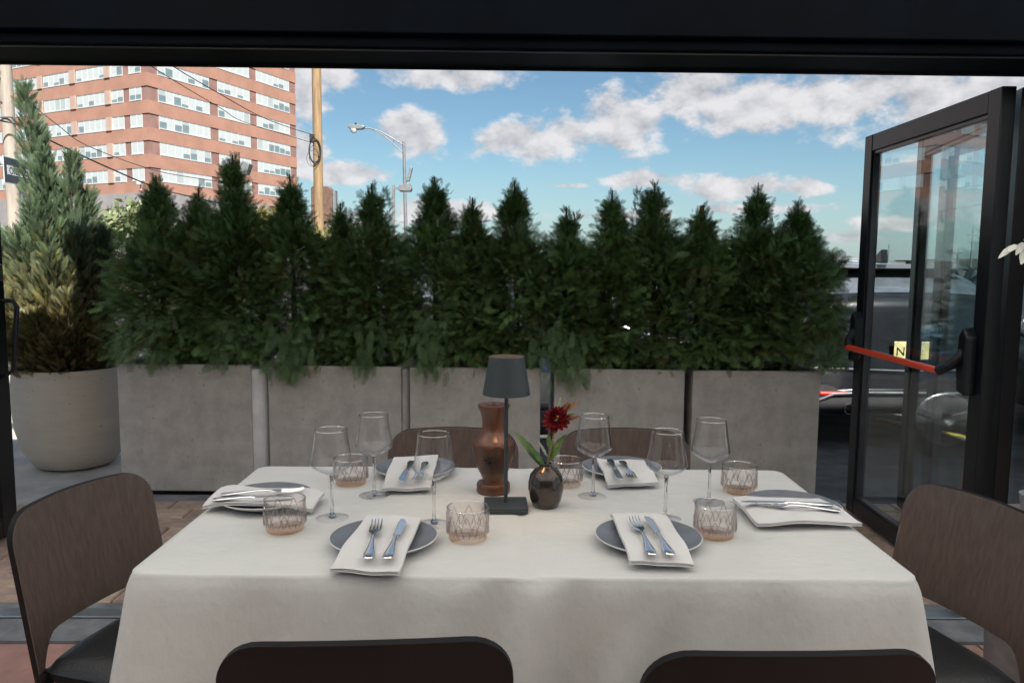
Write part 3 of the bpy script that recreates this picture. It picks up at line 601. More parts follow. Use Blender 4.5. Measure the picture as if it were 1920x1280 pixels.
MB().tube([(.46, .03, -2.8), (.46, .03, .02)], .03, 10).build('post', MATS['galvanised'], t, smooth=True)
# wires
def wire(label, pts, r=.012):
    q = [PD(x, y, Y) for x, y, Y in pts]; o0 = q[0]; m = MB()
    res = []
    for i in range(len(q) - 1):
        for k in range(6):
            s = k / 6; p0 = q[max(i - 1, 0)]; p1 = q[i]; p2 = q[i + 1]; p3 = q[min(i + 2, len(q) - 1)]
            res.append(.5 * ((2 * p1) + (p2 - p0) * s + (2 * p0 - 5 * p1 + 4 * p2 - p3) * s * s + (3 * p1 - p0 - 3 * p2 + p3) * s ** 3))
    res.append(q[-1]); m.tube([p - o0 for p in res], r, 6); o = m.build('wire', M_cable, None, smooth=True); o.location = o0
    return tag(o, label, 'wire', 'overhead wires')
wire('thin overhead wire reaching the cable coil on the tan pole', [(586, 268, 24.9), (461, 230, 22), (412, 202, 20), (289, 128, 17), (200, 60, 15)], .009)
wire('overhead wire fixed to the tan pole just above the coil', [(591, 254, 24.8), (548, 241, 23.5), (485, 217, 21.5), (410, 175, 19.5), (330, 128, 17.5), (250, 70, 15)], .011)
wire('thick black cable sagging from the bleached pole past the juniper', [(-60, 210, 17.5), (0, 226, 18.5), (40, 236, 18.8), (97, 265, 19.5), (200, 313, 21), (290, 351, 22.5), (350, 367, 23), (440, 388, 24.5)], .022)
wire('thin wire running from the bleached pole to the floodlight post', [(36, 168, 18.8), (60, 196, 19), (110, 236, 19.5), (163, 273, 20), (285, 318, 21), (380, 336, 21.6), (444, 345, 21.9)], .010)
# ------------------------------------------------------------------ distant buildings and skyline
M_far = mat('far_land', (.13, .14, .13), .9, var=.3, vscale=.02)
b = MB()
for k in range(80):
    x = -900 + k * 24 + random.uniform(-8, 8); h = random.uniform(4, 9); b.box(x, x + random.uniform(14, 34), 700 + random.uniform(-20, 40), 760, -.4, h)
o = b.build('distant_treeline', M_far); o['kind'] = 'stuff'; tag(o, 'low dark line of far woods and sheds on the horizon', 'treeline', kind='stuff')
def far_block(label, px, Y, w, h, m, m2, rows=3):
    a = PD(px, 495, Y); t = thing('distant_building', label, 'building', (a.x, Y, -.3), 0, 'buildings on the skyline')
    MB().box(-w / 2, w / 2, 0, 12, 0, h).build('wall', m, t); MB().box(-w / 2 - .2, w / 2 + .2, -.2, 12.2, h, h + .5).build('roof', M_pod, t)
    n = max(3, int(w / 4))
    for r in range(rows):
        for k in range(n):
            x = -w / 2 + (k + .5) * w / n; z = h * (r + .45) / rows; MB().box(x - .9, x + .9, -.06, .02, z, z + h * .3 / rows + .4).build('window', m2, t)
M_or = mat('far_orange', (.55, .22, .08), .8); M_wh = mat('far_white', (.62, .60, .57), .8)
far_block('white block with orange end wall just above the black car roof', 1592, 260, 11, 3.6, M_wh, M_wg, 2)
far_block('low orange building beside the white block on the skyline', 1560, 255, 5, 3.4, M_or, M_wg, 1)
far_block('pink low building seen above the hedge between pole and lamp', 662, 190, 8, 11, M_tp, M_wg, 3)
far_block('grey flat building beyond the tower edge', 572, 200, 9, 13.0, M_pod, M_wg, 3)
for px_, h, dn in ((1665, 9, 'lone slim'), (1820, 16, 'tallest slim'), (1842, 13, 'second tallest slim'), (1795, 8, 'shortest slim')):
    a = PD(px_, 497, 330); t = thing('transmission_mast', f'{dn} far mast with a crossarm on the skyline', 'mast', (a.x, 330, -.3), 0, 'masts on the skyline')
    MB().tube([(0, 0, 0), (0, 0, h * 1.2)], [.5, .2], 6).build('shaft', M_grey, t); MB().box(-2.2, 2.2, -.2, .2, h * .9, h * .95).build('crossarm', M_grey, t)
# ------------------------------------------------------------------ cars
M_tyre = mat('tyre', (.015, .015, .015), .85); M_rim = mat('rim', (.45, .46, .47), .3, metal=.9); M_cg = mat('car_glass', (.22, .25, .29), .04, metal=.55, var=.1)
M_plast = mat('black_plastic', (.03, .03, .032), .55); M_tl = mat('tail_light', (.09, .008, .008), .15, coat=.6); M_rfl = mat('red_reflector', (.5, .02, .015), .25); M_chr = mat('chrome', (.7, .7, .7), .12, metal=1)
def car(label, loc, rz, paint, group='cars parked beyond the hedge'):
    t = thing('parked_car', label, 'car', loc, rz, group)
    S = [(0., .42, .66, .68, .82, .74), (.03, .33, .85, .88, .89, .82), (.06, .31, 1.0, 1.2, .92, .80), (.12, .30, 1.03, 1.34, .925, .77), (.40, .28, 1.04, 1.56, .93, .69), (1.2, .26, 1.04, 1.63, .935, .69),
         (1.9, .26, 1.03, 1.635, .935, .69), (2.45, .26, 1.02, 1.59, .93, .66), (3.3, .26, .99, 1.06, .925, .74), (4.1, .28, .88, .95, .90, .72), (4.5, .32, .74, .82, .84, .66), (4.62, .42, .62, .66, .72, .55)]
    rows = []; bm = MB(); np_ = 13
    for (y, lo, be, tp, w, wt) in S:
        half = [(0, lo), (w * .86, lo), (w * .97, lo + .08), (w, (lo + be) * .5), (w * .985, be), (wt + (w - wt) * .12, tp - (tp - be) * .08), (wt * .9, tp)]
        full = half + [(0, tp + .025)] + [(-x, z) for x, z in reversed(half[1:])]; rows.append([(x, y, z) for x, z in full]); np_ = len(full)
    vs = [p for r in rows for p in r]; fs = []; ms = []
    for i in range(len(S) - 1):
        for k in range(np_):
            k2 = (k + 1) % np_; fs.append((i * np_ + k, i * np_ + k2, (i + 1) * np_ + k2, (i + 1) * np_ + k)); y0, y1 = S[i][0], S[i + 1][0]
            side = k in (4, 9); top = k in (5, 6, 7, 8); mi = 0
            if side and .12 <= y0 < 3.3: mi = 1
            if top and (.12 <= y0 < .3 or 2.4 <= y0 < 3.2): mi = 1
            if k in (0, 1, 2, 11, 12, 13): mi = 2
            ms.append(mi)
    fs += [tuple(range(np_)), tuple((len(S) - 1) * np_ + k for k in reversed(range(np_)))]; ms += [0, 0]
    bm.v = vs; bm.f = fs; bm.m = ms
    o = bm.build('body', [paint, M_cg, M_plast], t, smooth=True); q = o.modifiers.new('s', 'SUBSURF'); q.levels = 1; q.render_levels = 2
    for y in (.62, 1.75): 
        for s in (-1, 1): MB().tube([(s * .925, y, 1.03), (s * .72, y + (.12 if y < 1 else 0), 1.60)], .035, 6).build('pillar', paint, t)
    for y in (.85, 3.65):
        for s in (-1, 1):
            w = MB(); w.lathe([(.22, -.11), (.33, -.11), (.35, -.08), (.35, .08), (.33, .11), (.22, .11)], 28); w.v = [(s * .84 + v[2], y + v[0], .35 + v[1]) for v in w.v]; w.build('wheel', M_tyre, t, smooth=True)
            r = MB().lathe([(.001, .0), (.06, .02), (.21, .01), (.225, .0)], 24)
            for k in range(5): r.box(-.025, .025, .05, .21, .0, .035); c, s_ = math.cos(2 * PI / 5), math.sin(2 * PI / 5); r.v = [(v[0] * c - v[1] * s_, v[0] * s_ + v[1] * c, v[2]) for v in r.v]
            r.v = [(s * (.945 + v[2]), y + v[0], .35 + v[1]) for v in r.v]; r.build('rim', M_rim, t)
    MB().prism([(.24, 1.575), (.42, 1.61), (.66, 1.615), (.66, 1.58), (.32, 1.56)], -.62, .62, axis='x').build('spoiler', paint, t, bevel=.012)
    MB().prism([(.55, 1.62), (.80, 1.63), (.60, 1.74), (.57, 1.75)], -.03, .03, axis='x').build('shark_fin', paint, t, bevel=.01)
    for s in (-1, 1):
        q = MB().prism([(s * .50, .93), (s * .90, .97), (s * .90, 1.06), (s * .60, 1.03)], -.005, .10, axis='y'); q.build('tail_light', M_tl, t, bevel=.01)
        MB().tube([(s * .46, -.005, .95), (s * .62, -.008, 1.05), (s * .86, .03, 1.085)], .010, 6).build('light_strip', M_chr, t, smooth=True)
        MB().box(s * .66 - .12, s * .66 + .12, -.045, .06, .488, .518).build('reflector', M_rfl, t, bevel=.008)
        e = MB().lathe([(.036, .0), (.046, .0), (.046, .14), (.036, .14), (.036, .0)], 22); e.v = [(s * .52 + v[0], -.05 + v[2], .37 + v[1]) for v in e.v]; e.build('exhaust_tip', M_chr, t, smooth=True)
        q = MB().lathe([(.001, 0), (.037, 0)], 16); q.v = [(s * .52 + v[0], .02, .37 + v[1]) for v in q.v]; q.build('exhaust_bore', M_blackd, t)
        m = MB().prism([(.70, .98), (.9, .97), (1.02, 1.06), (.98, 1.16), (.72, 1.16)], 2.55, 2.70, axis='y'); m.v = [(v[0] * s + .12 * s, v[1], v[2]) for v in m.v]; m.build('mirror', paint, t, bevel=.03)
    MB().box(-.87, .87, -.03, .25, .34, .52).build('rear_bumper', M_plast, t, bevel=.03)
    MB().tube([(-.80, -.04, .44), (-.66, -.05, .50), (-.4, -.055, .515), (.4, -.055, .515), (.66, -.05, .50), (.80, -.04, .44)], .012, 6).build('bumper_trim', M_rim, t, smooth=True)
    MB().tube([(-.86, .0, .72), (0, -.03, .70), (.86, .0, .72)], .008, 6).build('crease_trim', M_rim, t, smooth=True)
    pl_ = MB().box(-.155, .155, -.012, .0, .80, .955).build('licence_plate', mat('plate_yellow', (.62, .55, .26), .5, var=.15, vscale=12), t, bevel=.004); pl_.location.y = -.012
    text('N2', .105, M_blackd, pl_, (-.14, -.0135, .835), (PI / 2, 0, 0))
    return t
M_cb = mat('car_black', (.012, .013, .016), .12, var=.1, coat=1.); M_cgry = mat('car_grey', (.05, .06, .07), .15, coat=1.); M_cblu = mat('car_blue', (.015, .022, .045), .15, coat=1.)
a = PD(1708, 650, 6.6); car('black hatchback SUV parked rear-on beyond the hedge end', (a.x, 6.6, -.245), 0, M_cb)
car('dark grey car parked beside the black one beyond the glass door', (6.0, 9.4, -.262), rad(172), M_cgry)
car('dark blue car parked side-on behind the planter hedge', (-1.95, 7.6, -.25), rad(-90), M_cblu)
a = P(1812, 958, -.02); t = thing('traffic_cone', 'orange traffic cone standing outside the folded glass doors', 'traffic cone', (a.x + .08, a.y, -.02))
M_oc = mat('cone_orange', (.75, .13, .035), .5, var=.08)
MB().box(-.18, .18, -.18, .18, 0, .03).build('base', M_oc, t, bevel=.01); MB().lathe([(.13, .03), (.028, .70), (.02, .71), (.001, .71)], 28).build('cone_body', M_oc, t, smooth=True)
MB().lathe([(.087, .32), (.066, .46)], 28).build('reflective_band', M_sw, t, smooth=True)
# ------------------------------------------------------------------ table and cloth
TZ = .765; TX, TY = .026, 1.785; HX, HY = .745, .388
M_lin = mat('linen', (.585, .59, .565), .9, var=.03, vscale=3, bump=.3, bscale=34, sheen=.1, stretch=(1, 1.6, .7))
M_dkw = mat('dark_wood_leg', (.03, .022, .018), .5)
for k, s in enumerate((-1, 1)):
    t = thing('dining_table', f'square dining table under the white cloth at the {"juniper" if s < 0 else "glass door"} end', 'table', (TX + s * .3725, TY, 0), 0, 'dining tables pushed together')
    MB().box(-.366, .366, -.378, .378, TZ - .036, TZ - .007).build('tabletop', M_dkw, t, bevel=.012).scale = (.99, .985, 1)
    for x in (-.31, .31):
        for y in (-.32, .32): MB().box(x - .022, x + .022, y - .022, y + .022, 0, TZ - .036).build('leg', M_dkw, t)
def cloth():
    R = .032; cor = [(HX - R, HY - R, 0), (-HX + R, HY - R, 90), (-HX + R, -HY + R, 180), (HX - R, -HY + R, 270)]; loop = []
    def seg(a, b, n):
        for i in range(n): loop.append((Vector(a).lerp(Vector(b), i / n)))
    for i, (cx, cy, a0) in enumerate(cor):
        for k in range(9): q = rad(a0 + 90 * k / 9); loop.append(Vector((cx + R * math.cos(q), cy + R * math.sin(q))))
        q = rad(a0 + 90); e = Vector((cx + R * math.cos(q), cy + R * math.sin(q))); nx = cor[(i + 1) % 4]; q2 = rad(nx[2]); e2 = Vector((nx[0] + R * math.cos(q2), nx[1] + R * math.sin(q2)))
        seg(e, e2, 84 if i in (0, 2) else 46)
    n = len(loop); rings = []; b = MB(); acc = [0]
    for i in range(n): acc.append(acc[-1] + (loop[(i + 1) % n] - loop[i]).length)
    per = acc[-1]
    def ztop(x, y): return TZ + .0012 * math.exp(-((x - .36) / .004) ** 2) + .0012 * math.exp(-((x + .38) / .004) ** 2) + .001 * math.exp(-((y - .02) / .004) ** 2) - .0045 * math.exp(-((x - .0) / .013) ** 2) + .0012 * math.sin(7 * x + 3 * y) * math.sin(11 * y - 2 * x) + .0008 * math.sin(23 * x + 17 * y) + .001 * math.sin(31 * y + 4 * math.sin(5 * x))
    for s in [q / 60 for q in range(59)] + [.985]:
        rings.append([(p.x * s, p.y * s, ztop(p.x * s, p.y * s)) for p in loop])
    nrm = []
    for i in range(n):
        d = (loop[(i + 1) % n] - loop[i - 1]).normalized(); nrm.append(Vector((d.y, -d.x)))
    drops = [0, .003, .009, .025, .05, .08, .12, .16, .20, .25, .30, .35, .40, .45, .50]
    for di, dz in enumerate(drops):
        ring = []
        for i in range(n):
            p = loop[i]; u = acc[i]; g_ = (dz / .5)
            cdist = min(math.hypot(abs(p.x) - HX, abs(p.y) - HY), 1); cf = math.exp(-(cdist / .10) ** 2)
            fold = math.copysign(abs(math.sin(u * 30 + 1.8 * math.sin(u * 4.3))) ** .75, math.sin(u * 30 + 1.8 * math.sin(u * 4.3))) * .6 + math.sin(u * 37 + 2) * .25 + math.sin(u * 9 + .7) * .5
            mid = math.exp(-((p.x - .02) / .13) ** 2) * (1 if p.y < 0 else .5)
            o = .003 + .004 * min(1, dz / .03) + (.030 * (fold + .9) * (.35 + .65 * math.sin(u * 2.7 + .8) ** 2) + .004) * g_ ** .6 + cf * (.085 * g_ ** 1.1) + mid * .045 * g_ ** .5 * math.sin(p.x * 38 + 6 * dz)
            if p.y < 0: o += .012 * g_ ** .6 * math.sin((p.x + .45 * dz) * 46 + 1) * math.exp(-((p.x - .10) / .25) ** 2)
            o += .004 * math.sin(u * 60 + 25 * dz) * g_ * (.4 + mid)
            if dz < .012: o *= (dz / .012) ** .5 if dz > 0 else .25
            if di == 0: o = .0
            q = p + nrm[i] * max(o, .0005); zz = TZ - dz - (.004 if di else .001) + (0 if di > 2 else -.0015 * math.exp(-((p.x) / .02) ** 2))
            ring.append((q.x, q.y, zz))
        rings.append(ring)
    vs = [v for r in rings for v in r]; fs = [(i * n + k, i * n + (k + 1) % n, (i + 1) * n + (k + 1) % n, (i + 1) * n + k) for i in range(1, len(rings) - 1) for k in range(n)]
    fs += [(0, n + (k + 1) % n, n + k) for k in range(n)]
    vs[0] = (0, 0, ztop(0, 0)); b.add(vs, fs); me = b.mesh('tablecloth', M_lin, True)
    o = link('tablecloth', me); o.location = (TX, TY, 0); return o
tag(cloth(), 'off-white linen cloth draped over the two joined dining tables', 'tablecloth')
# ------------------------------------------------------------------ chairs
M_ply = mat('walnut_ply', (.105, .072, .058), .38, var=.16, vscale=5, stretch=(22, 22, .9), bump=.08, bscale=20, col2=(.085, .056, .046), coat=.35, detail=9)
M_ebon_shade = mat('ebonised_edge_shaded_back', (.010, .008, .008), .5, spec=.2); M_seat = mat('black_leather', (.012, .013, .014), .42, bump=.15, bscale=120)
def make_chair(label, loc, rz):
    t = thing('dining_chair', label, 'chair', loc, rz, 'walnut dining chairs'); W2 = .22; ztop = .79; R = .075
    def yb(x, z): return -.215 - .030 * (1 - (x / W2) ** 2) - (z - .45) * .18
    def lim(x):
        a = abs(x); zt = ztop - .012 * (a / W2) ** 2; e = a - (W2 - R)
        if e > 0: zt = ztop - R + math.sqrt(max(0, R * R - e * e)) - .012 * ((W2 - R) / W2) ** 2
        zb = .50; e2 = a - (W2 - .09)
        if e2 > 0: zb = .50 - .13 * (e2 / .09) ** 2.2
        return zb, zt
    def fn(u, v):
        x = -W2 + 2 * W2 * (.5 - .5 * math.cos(PI * u)); zb, zt = lim(x); z = zb + (zt - zb) * v; return (x, yb(x, z), z)
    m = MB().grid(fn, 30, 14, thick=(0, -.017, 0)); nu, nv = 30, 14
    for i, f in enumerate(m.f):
        if i >= nu * nv: m.m[i] = 1  # rear faces near-black: the room's shade put into their colour; edges ebonised
    m.build('backrest', [M_ply, M_ebon_shade], t, smooth=True, bevel=.003)
    m = MB(); 
    for s in (-1, 1):
        z0 = .40; x = s * (W2 - .016); y0 = yb(W2, z0) - .008
        l = MB().tube([(x, y0 - .004, .43), (x, y0, .38), (x, y0 - .01, .2), (x, y0 - .05, 0)], [.017, .02, .019, .014], 10); l.build('leg', M_ebon_shade, t, smooth=True)
        MB().tube([(s * .19, .19, .43), (s * .19, .20, .2), (s * .195, .215, 0)], [.02, .018, .014], 10).build('leg', M_ebon_shade, t, smooth=True)
    MB().box(-.205, .205, -.21, .21, .405, .432).build('seat_frame', M_ebon_shade, t, bevel=.01)
    def se(u, v):
        a = 2 * u - 1; b_ = 2 * v - 1; k = (1 - abs(a) ** 4) * (1 - abs(b_) ** 4); return (a * .215 * (1 - .04 * abs(b_) ** 6), b_ * .215 - .0, .434 + .045 * k ** .35)
    MB().grid(se, 20, 20).build('seat', M_seat, t, smooth=True)
    return t
def at_top(cx, cy, phi): fx, fy = -math.sin(phi), math.cos(phi); return (cx + fx * .285, cy + fy * .285, 0)
ph = rad(-104.6); make_chair('walnut chair at the table end beside the potted juniper', at_top(-1.06, 1.865, ph), ph)
ph = rad(105.1); make_chair('walnut chair at the table end beside the open glass door', at_top(1.137, 1.823, ph), ph)
ph = rad(4); make_chair('walnut chair on the side away from the hedge, juniper half', at_top(-.2125, 1.09, ph), ph).scale = (1, 1, 1.022)
ph = rad(1.8); make_chair('walnut chair on the side away from the hedge, glass door half', at_top(.4125, 1.075, ph), ph).scale = (1, 1, 1.018)
ph = rad(180.5); make_chair('walnut chair with its back to the hedge, behind the wooden vase', at_top(-.195, 2.575, ph), ph)
ph = rad(179); make_chair('walnut chair with its back to the hedge, behind the red dahlia', at_top(.385, 2.583, ph), ph)
# ------------------------------------------------------------------ place settings
M_pg = mat('plate_glaze', (.155, .17, .195), .35, var=.06, vscale=20); M_pw = mat('plate_rim', (.52, .52, .52), .4, var=.03)
M_nap = mat('napkin', (.66, .65, .635), .9, var=.02, bump=.2, bscale=600, sheen=.2); M_sil = mat('silver', (.93, .93, .92), .2, metal=1, var=.03)
G_w = thin_glass('wine_glass', (.996, .996, .996), (.70, .71, .72), .022, .9); G_t = thin_glass('tumbler_glass', (.975, .96, .955), (.62, .57, .55), .05, .7); G_tr = thin_glass('tumbler_relief', (.90, .87, .86), (.50, .45, .44), .10, .7)
G_am = thin_glass('tumbler_base', (.98, .90, .83), (.84, .64, .50), .06, .6)
m, t_, b_ = pbsdf('solid_glass'); b_.inputs['Transmission Weight'].default_value = 1; b_.inputs['Roughness'].default_value = .01; b_.inputs['Base Color'].default_value = (.9, .9, .91, 1); b_.inputs['IOR'].default_value = 1.45; G_s = m
SET = {'A': 'away from the hedge on the juniper half', 'B': 'away from the hedge on the glass door half', 'C': 'on the hedge side nearest the wooden vase',
       'D': 'on the hedge side nearest the red dahlia', 'E': 'at the table end by the potted juniper', 'F': 'at the table end by the glass door'}
plates = {'A': (720, 1022), 'B': (1215, 1020), 'C': (778, 888), 'D': (1165, 887), 'E': (500, 944), 'F': (1485, 960)}
naps = {'A': [(690, 968), (790, 975), (748, 1068), (617, 1060)], 'B': [(1143, 960), (1248, 965), (1303, 1053), (1181, 1048)], 'C': [(738, 861), (822, 856), (807, 910), (714, 912)],
        'D': [(1118, 863), (1207, 865), (1236, 900), (1140, 905)], 'E': [(415, 913), (609, 921), (585, 950), (378, 946)], 'F': [(1372, 933), (1536, 937), (1618, 977), (1420, 976)]}
forks = {'A': ((690, 1050), (710, 968)), 'B': ((1224, 1043), (1183, 964)), 'C': ((798, 868), (782, 900)), 'D': ((1166, 866), (1188, 900)), 'E': ((414, 929), (570, 920)), 'F': ((1576, 959), (1426, 948))}
knives = {'A': ((725, 1050), (760, 970)), 'B': ((1258, 1043), (1209, 968)), 'C': ((772, 866), (751, 910)), 'D': ((1143, 863), (1165, 905)), 'E': ((398, 938), (545, 936)), 'F': ((1562, 948), (1385, 946))}
def sstep(q): q = max(0, min(1, q)); return q * q * (3 - 2 * q)
NZ = TZ + .0235
for k in 'ABCDEF':
    c = P(*plates[k], TZ); t = thing('dinner_plate', f'grey plate with white underside set {SET[k]}', 'plate', (c.x, c.y, TZ + .0005), 0, 'grey dinner plates')
    MB().lathe([(.001, 0), (.062, 0), (.070, .003), (.095, .012), (.110, .019)], 56).build('underside', M_pw, t, smooth=True)
    MB().lathe([(.110, .019), (.1115, .0215), (.109, .0225)], 56).build('rim', M_pw, t, smooth=True)
    MB().lathe([(.001, .009), (.07, .0095), (.088, .013), (.109, .0225)], 56).build('well', M_pg, t, smooth=True)
    q = [P(x, y, NZ) for x, y in naps[k]]; ph0 = random.random() * 6
    nm = MB()
    for lay, (zo, sh) in enumerate(((0, 0), (.0024, .010), (.0047, .004))):
        def fn(u, v):
            u2 = sh + u * (1 - 1.2 * sh); v2 = sh * .6 + v * (1 - 1.0 * sh)
            a = q[0].lerp(q[1], u2); b = q[3].lerp(q[2], u2); p = a.lerp(b, v2)
            dd = (Vector((p.x, p.y)) - Vector((c.x, c.y))).length; dr = sstep((dd - .105) / .06) * .012
            sag = -.004 * max(0, 1 - (dd / .09) ** 2)
            return (p.x - c.x, p.y - c.y, NZ - TZ + zo - dr + sag + .0016 * math.sin(u * 9 + ph0 + 3 * v) * math.sin(v * 5 + ph0) + .0018 * sstep(abs(2 * v - 1) - .6) * (lay - 1))
        nm.grid(fn, 16, 16, thick=(0, 0, .0019))
    o = nm.build('napkin', M_nap, None, smooth=True, bevel=.0014); o.location = (c.x, c.y, TZ)
    tag(o, f'folded white cloth napkin on the plate {SET[k]}', 'napkin', 'folded napkins')
    ztop_ = NZ + .0085
    for kind, ends in (('fork', forks[k]), ('knife', knives[k])):
        a = P(*ends[0], ztop_); b = P(*ends[1], ztop_); dv = (b - a); ang = math.atan2(dv.y, dv.x); Ln = max(.185, min(.215, dv.length))
        t = thing(kind, f'silver {kind} lying on the napkin {SET[k]}', kind, (a.x, a.y, ztop_ + .0015), ang, f'silver {"forks" if kind == "fork" else "knives"}')
        def flat(sec, name, m=M_sil):            # sections: (s, half width, half thick, z)
            b2 = MB(); vs = []; nn_ = 10
            for (s, w, h, z) in sec:
                for j in range(nn_): qq = 2 * PI * j / nn_; vs.append((s * Ln, w * math.cos(qq), z + h * math.sin(qq)))
            fs = [(i * nn_ + j, i * nn_ + (j + 1) % nn_, (i + 1) * nn_ + (j + 1) % nn_, (i + 1) * nn_ + j) for i in range(len(sec) - 1) for j in range(nn_)]
            fs += [tuple(reversed(range(nn_))), tuple((len(sec) - 1) * nn_ + j for j in range(nn_))]; return b2.add(vs, fs).build(name, m, t, smooth=True)
        flat([(0, .0008, .0003, .002), (.004, .005, .0010, .002), (.014, .0088, .002, .002), (.10, .0105, .0026, .0025), (.25, .0065, .0026, .004), (.42, .0036, .0024, .006), (.52, .0034, .0024, .006)], 'handle')
        if kind == 'fork':
            flat([(.515, .0034, .0024, .006), (.60, .0050, .002, .005), (.66, .0115, .0016, .0035), (.73, .0125, .0014, .0025)], 'neck')
            for j in range(4):
                y = -.0102 + j * .0068; tn = MB().tube([(.725 * Ln, y, .0025), (.85 * Ln, y, .001), (.95 * Ln, y, .003), (1.0 * Ln, y, .006)], [.0022, .0019, .0017, .0009], 6); tn.build('tine', M_sil, t, smooth=True)
        else:
            bl = MB().prism([(.515 * Ln, -.006), (.60 * Ln, -.0085), (.9 * Ln, -.0095), (.98 * Ln, -.004), (1.0 * Ln, .006), (.9 * Ln, .0075), (.515 * Ln, .006)], .0048, .0066); bl.build('blade', M_sil, t, bevel=.0006)
            flat([(.50, .0075, .0035, .0055), (.53, .0075, .0035, .0055)], 'bolster')
glasses = {'A': (814, 982), 'B': (1247, 973), 'C': (702, 928), 'D': (1112, 930), 'E': (623, 971), 'F': (1329, 941)}
tumbl = {'A': (877, 1010), 'B': (1340, 1004), 'C': (658, 907), 'D': (1060, 910), 'E': (535, 993), 'F': (1385, 922)}
w0 = None; t0 = None
for k in 'ABCDEF':
    c = P(*glasses[k], TZ)
    if w0 is None:
        w = thing('wine_glass', '', 'wine glass', c, 0, 'stemmed wine glasses')
        MB().lathe([(.005, .101), (.014, .104), (.030, .1125), (.042, .121), (.0468, .1275), (.0473, .131), (.0462, .137), (.0415, .165), (.0365, .206), (.0357, .2066), (.0352, .206), (.0402, .165), (.0449, .137), (.0458, .131), (.0452, .1285), (.040, .122), (.029, .1145), (.014, .1065), (.001, .105)], 56).build('bowl', G_w, w, smooth=True)
        MB().lathe([(.0365, .2055), (.0371, .2062), (.0365, .207), (.0352, .207), (.0347, .2062), (.0352, .2055)], 56).build('rim', thin_glass('glass_rim', (.9, .9, .9), (.5, .5, .5), .30, .6), w, smooth=True)
        MB().lathe([(.001, .1015), (.006, .101), (.0045, .095), (.0036, .075), (.0036, .035), (.0046, .014), (.009, .0055), (.001, .005)], 20).build('stem', G_s, w, smooth=True)
        MB().lathe([(.001, .0052), (.010, .0050), (.025, .0030), (.037, .0016), (.0385, .0010), (.037, .0004), (.001, .0004)], 48).build('foot', G_w, w, smooth=True); w0 = w
    else: w = copy_tree(w0); w.location = c
    w['label'] = f'clear stemmed wine glass set {SET[k]}'
    c = P(*tumbl[k], TZ)
    if t0 is None:
        w = thing('tumbler', '', 'tumbler', c, 0, 'cut glass tumblers')
        MB().lathe([(.0395, .0125), (.0435, .018), (.0445, .030), (.0445, .0695), (.0438, .0705), (.0428, .0695), (.0425, .030), (.0415, .020), (.036, .0165), (.001, .0160)], 56).build('wall', G_t, w, smooth=True)
        MB().lathe([(.001, .0003), (.035, .0003), (.0385, .002), (.0405, .0055), (.0400, .0085), (.039, .0095), (.001, .0100)], 48).build('base', G_am, w, smooth=True)
        rel = MB()
        for row, (zb, zt, ofs) in enumerate(((.018, .060, 0), (.016, .044, .5))):
            for j in range(8):
                a0 = 2 * PI * (j + ofs) / 8; pts = []
                for s in range(13):
                    q = s / 12; da = (2 * q - 1); z = zb + (zt - zb) * (1 - abs(da) ** 1.35); a = a0 + da * (.36 if row == 0 else .28) * (1 - .15 * (1 - abs(da))); pts.append((.0449 * math.cos(a), .0449 * math.sin(a), z))
                rel.tube(pts, .0015, 5)
        for j in range(20): a = 2 * PI * (j + .5) / 20; rel.tube([(.0445 * math.cos(a), .0445 * math.sin(a), .017), (.0448 * math.cos(a), .0448 * math.sin(a), .034)], [.0012, .0005], 5)
        rel.build('arch_relief', G_tr, w, smooth=True); t0 = w
        MB().lathe([(.0447, .0695), (.0452, .0705), (.0445, .0715), (.0432, .0715), (.0426, .0705), (.0430, .0695)], 48).build('rim', MATS['glass_rim'], w, smooth=True)
    else: w = copy_tree(t0); w.location = c; w.rotation_euler.z = random.random() * 6
    w['label'] = f'short smoky tumbler with amber base set {SET[k]}'
# ------------------------------------------------------------------ lamp, vases, flower
M_lamp = mat('lamp_paint', (.035, .045, .05), .5, var=.05)
c = P(948, 952, TZ); t = thing('table_lamp', 'small cordless table lamp with dark shade, lit', 'lamp', (c.x, c.y, TZ + .0005), rad(2))
MB().box(-.052, .052, -.045, .045, 0, .014).build('base', M_lamp, t, bevel=.002)
MB().tube([(0, .0, .014), (0, 0, .345)], .0048, 14).build('stem', M_lamp, t, smooth=True)
MB().lathe([(.0565, .276), (.0415, .366), (.0405, .366), (.0555, .276), (.0565, .276)], 56).build('shade', M_lamp, t, smooth=True)
MB().lathe([(.001, .352), (.0415, .3525)], 40).build('diffuser', emit('lamp_glow', (1, .62, .38), .45), t)
MB().lathe([(.001, .349), (.030, .3485)], 32).build('led_disc', emit('lamp_led', (1, .58, .28), 4), t)
ld = bpy.data.lights.new('lamp_light', 'SPOT'); ld.energy = .14; ld.color = (1, .62, .34); ld.spot_size = rad(120); ld.spot_blend = .6; ld.shadow_soft_size = .025
lo = bpy.data.objects.new('lamp_light', ld); COL.objects.link(lo); lo.parent = t; lo.location = (0.012, 0, .335)
M_vw = mat('turned_wood', (.125, .045, .02), .34, var=.25, vscale=6, stretch=(5, 5, 1.2), col2=(.065, .025, .012), coat=.2); M_carve = mat('carved_groove', (.025, .010, .006), .6)
M_vl = mat('turned_wood_leaf', (.07, .028, .015), .4, var=.25, vscale=8, stretch=(5, 5, 1), coat=.15)
c = P(925, 922, TZ); t = thing('wooden_vase', 'turned brown wooden vase carved with a star and scallops', 'vase', (c.x, c.y, TZ + .0005))
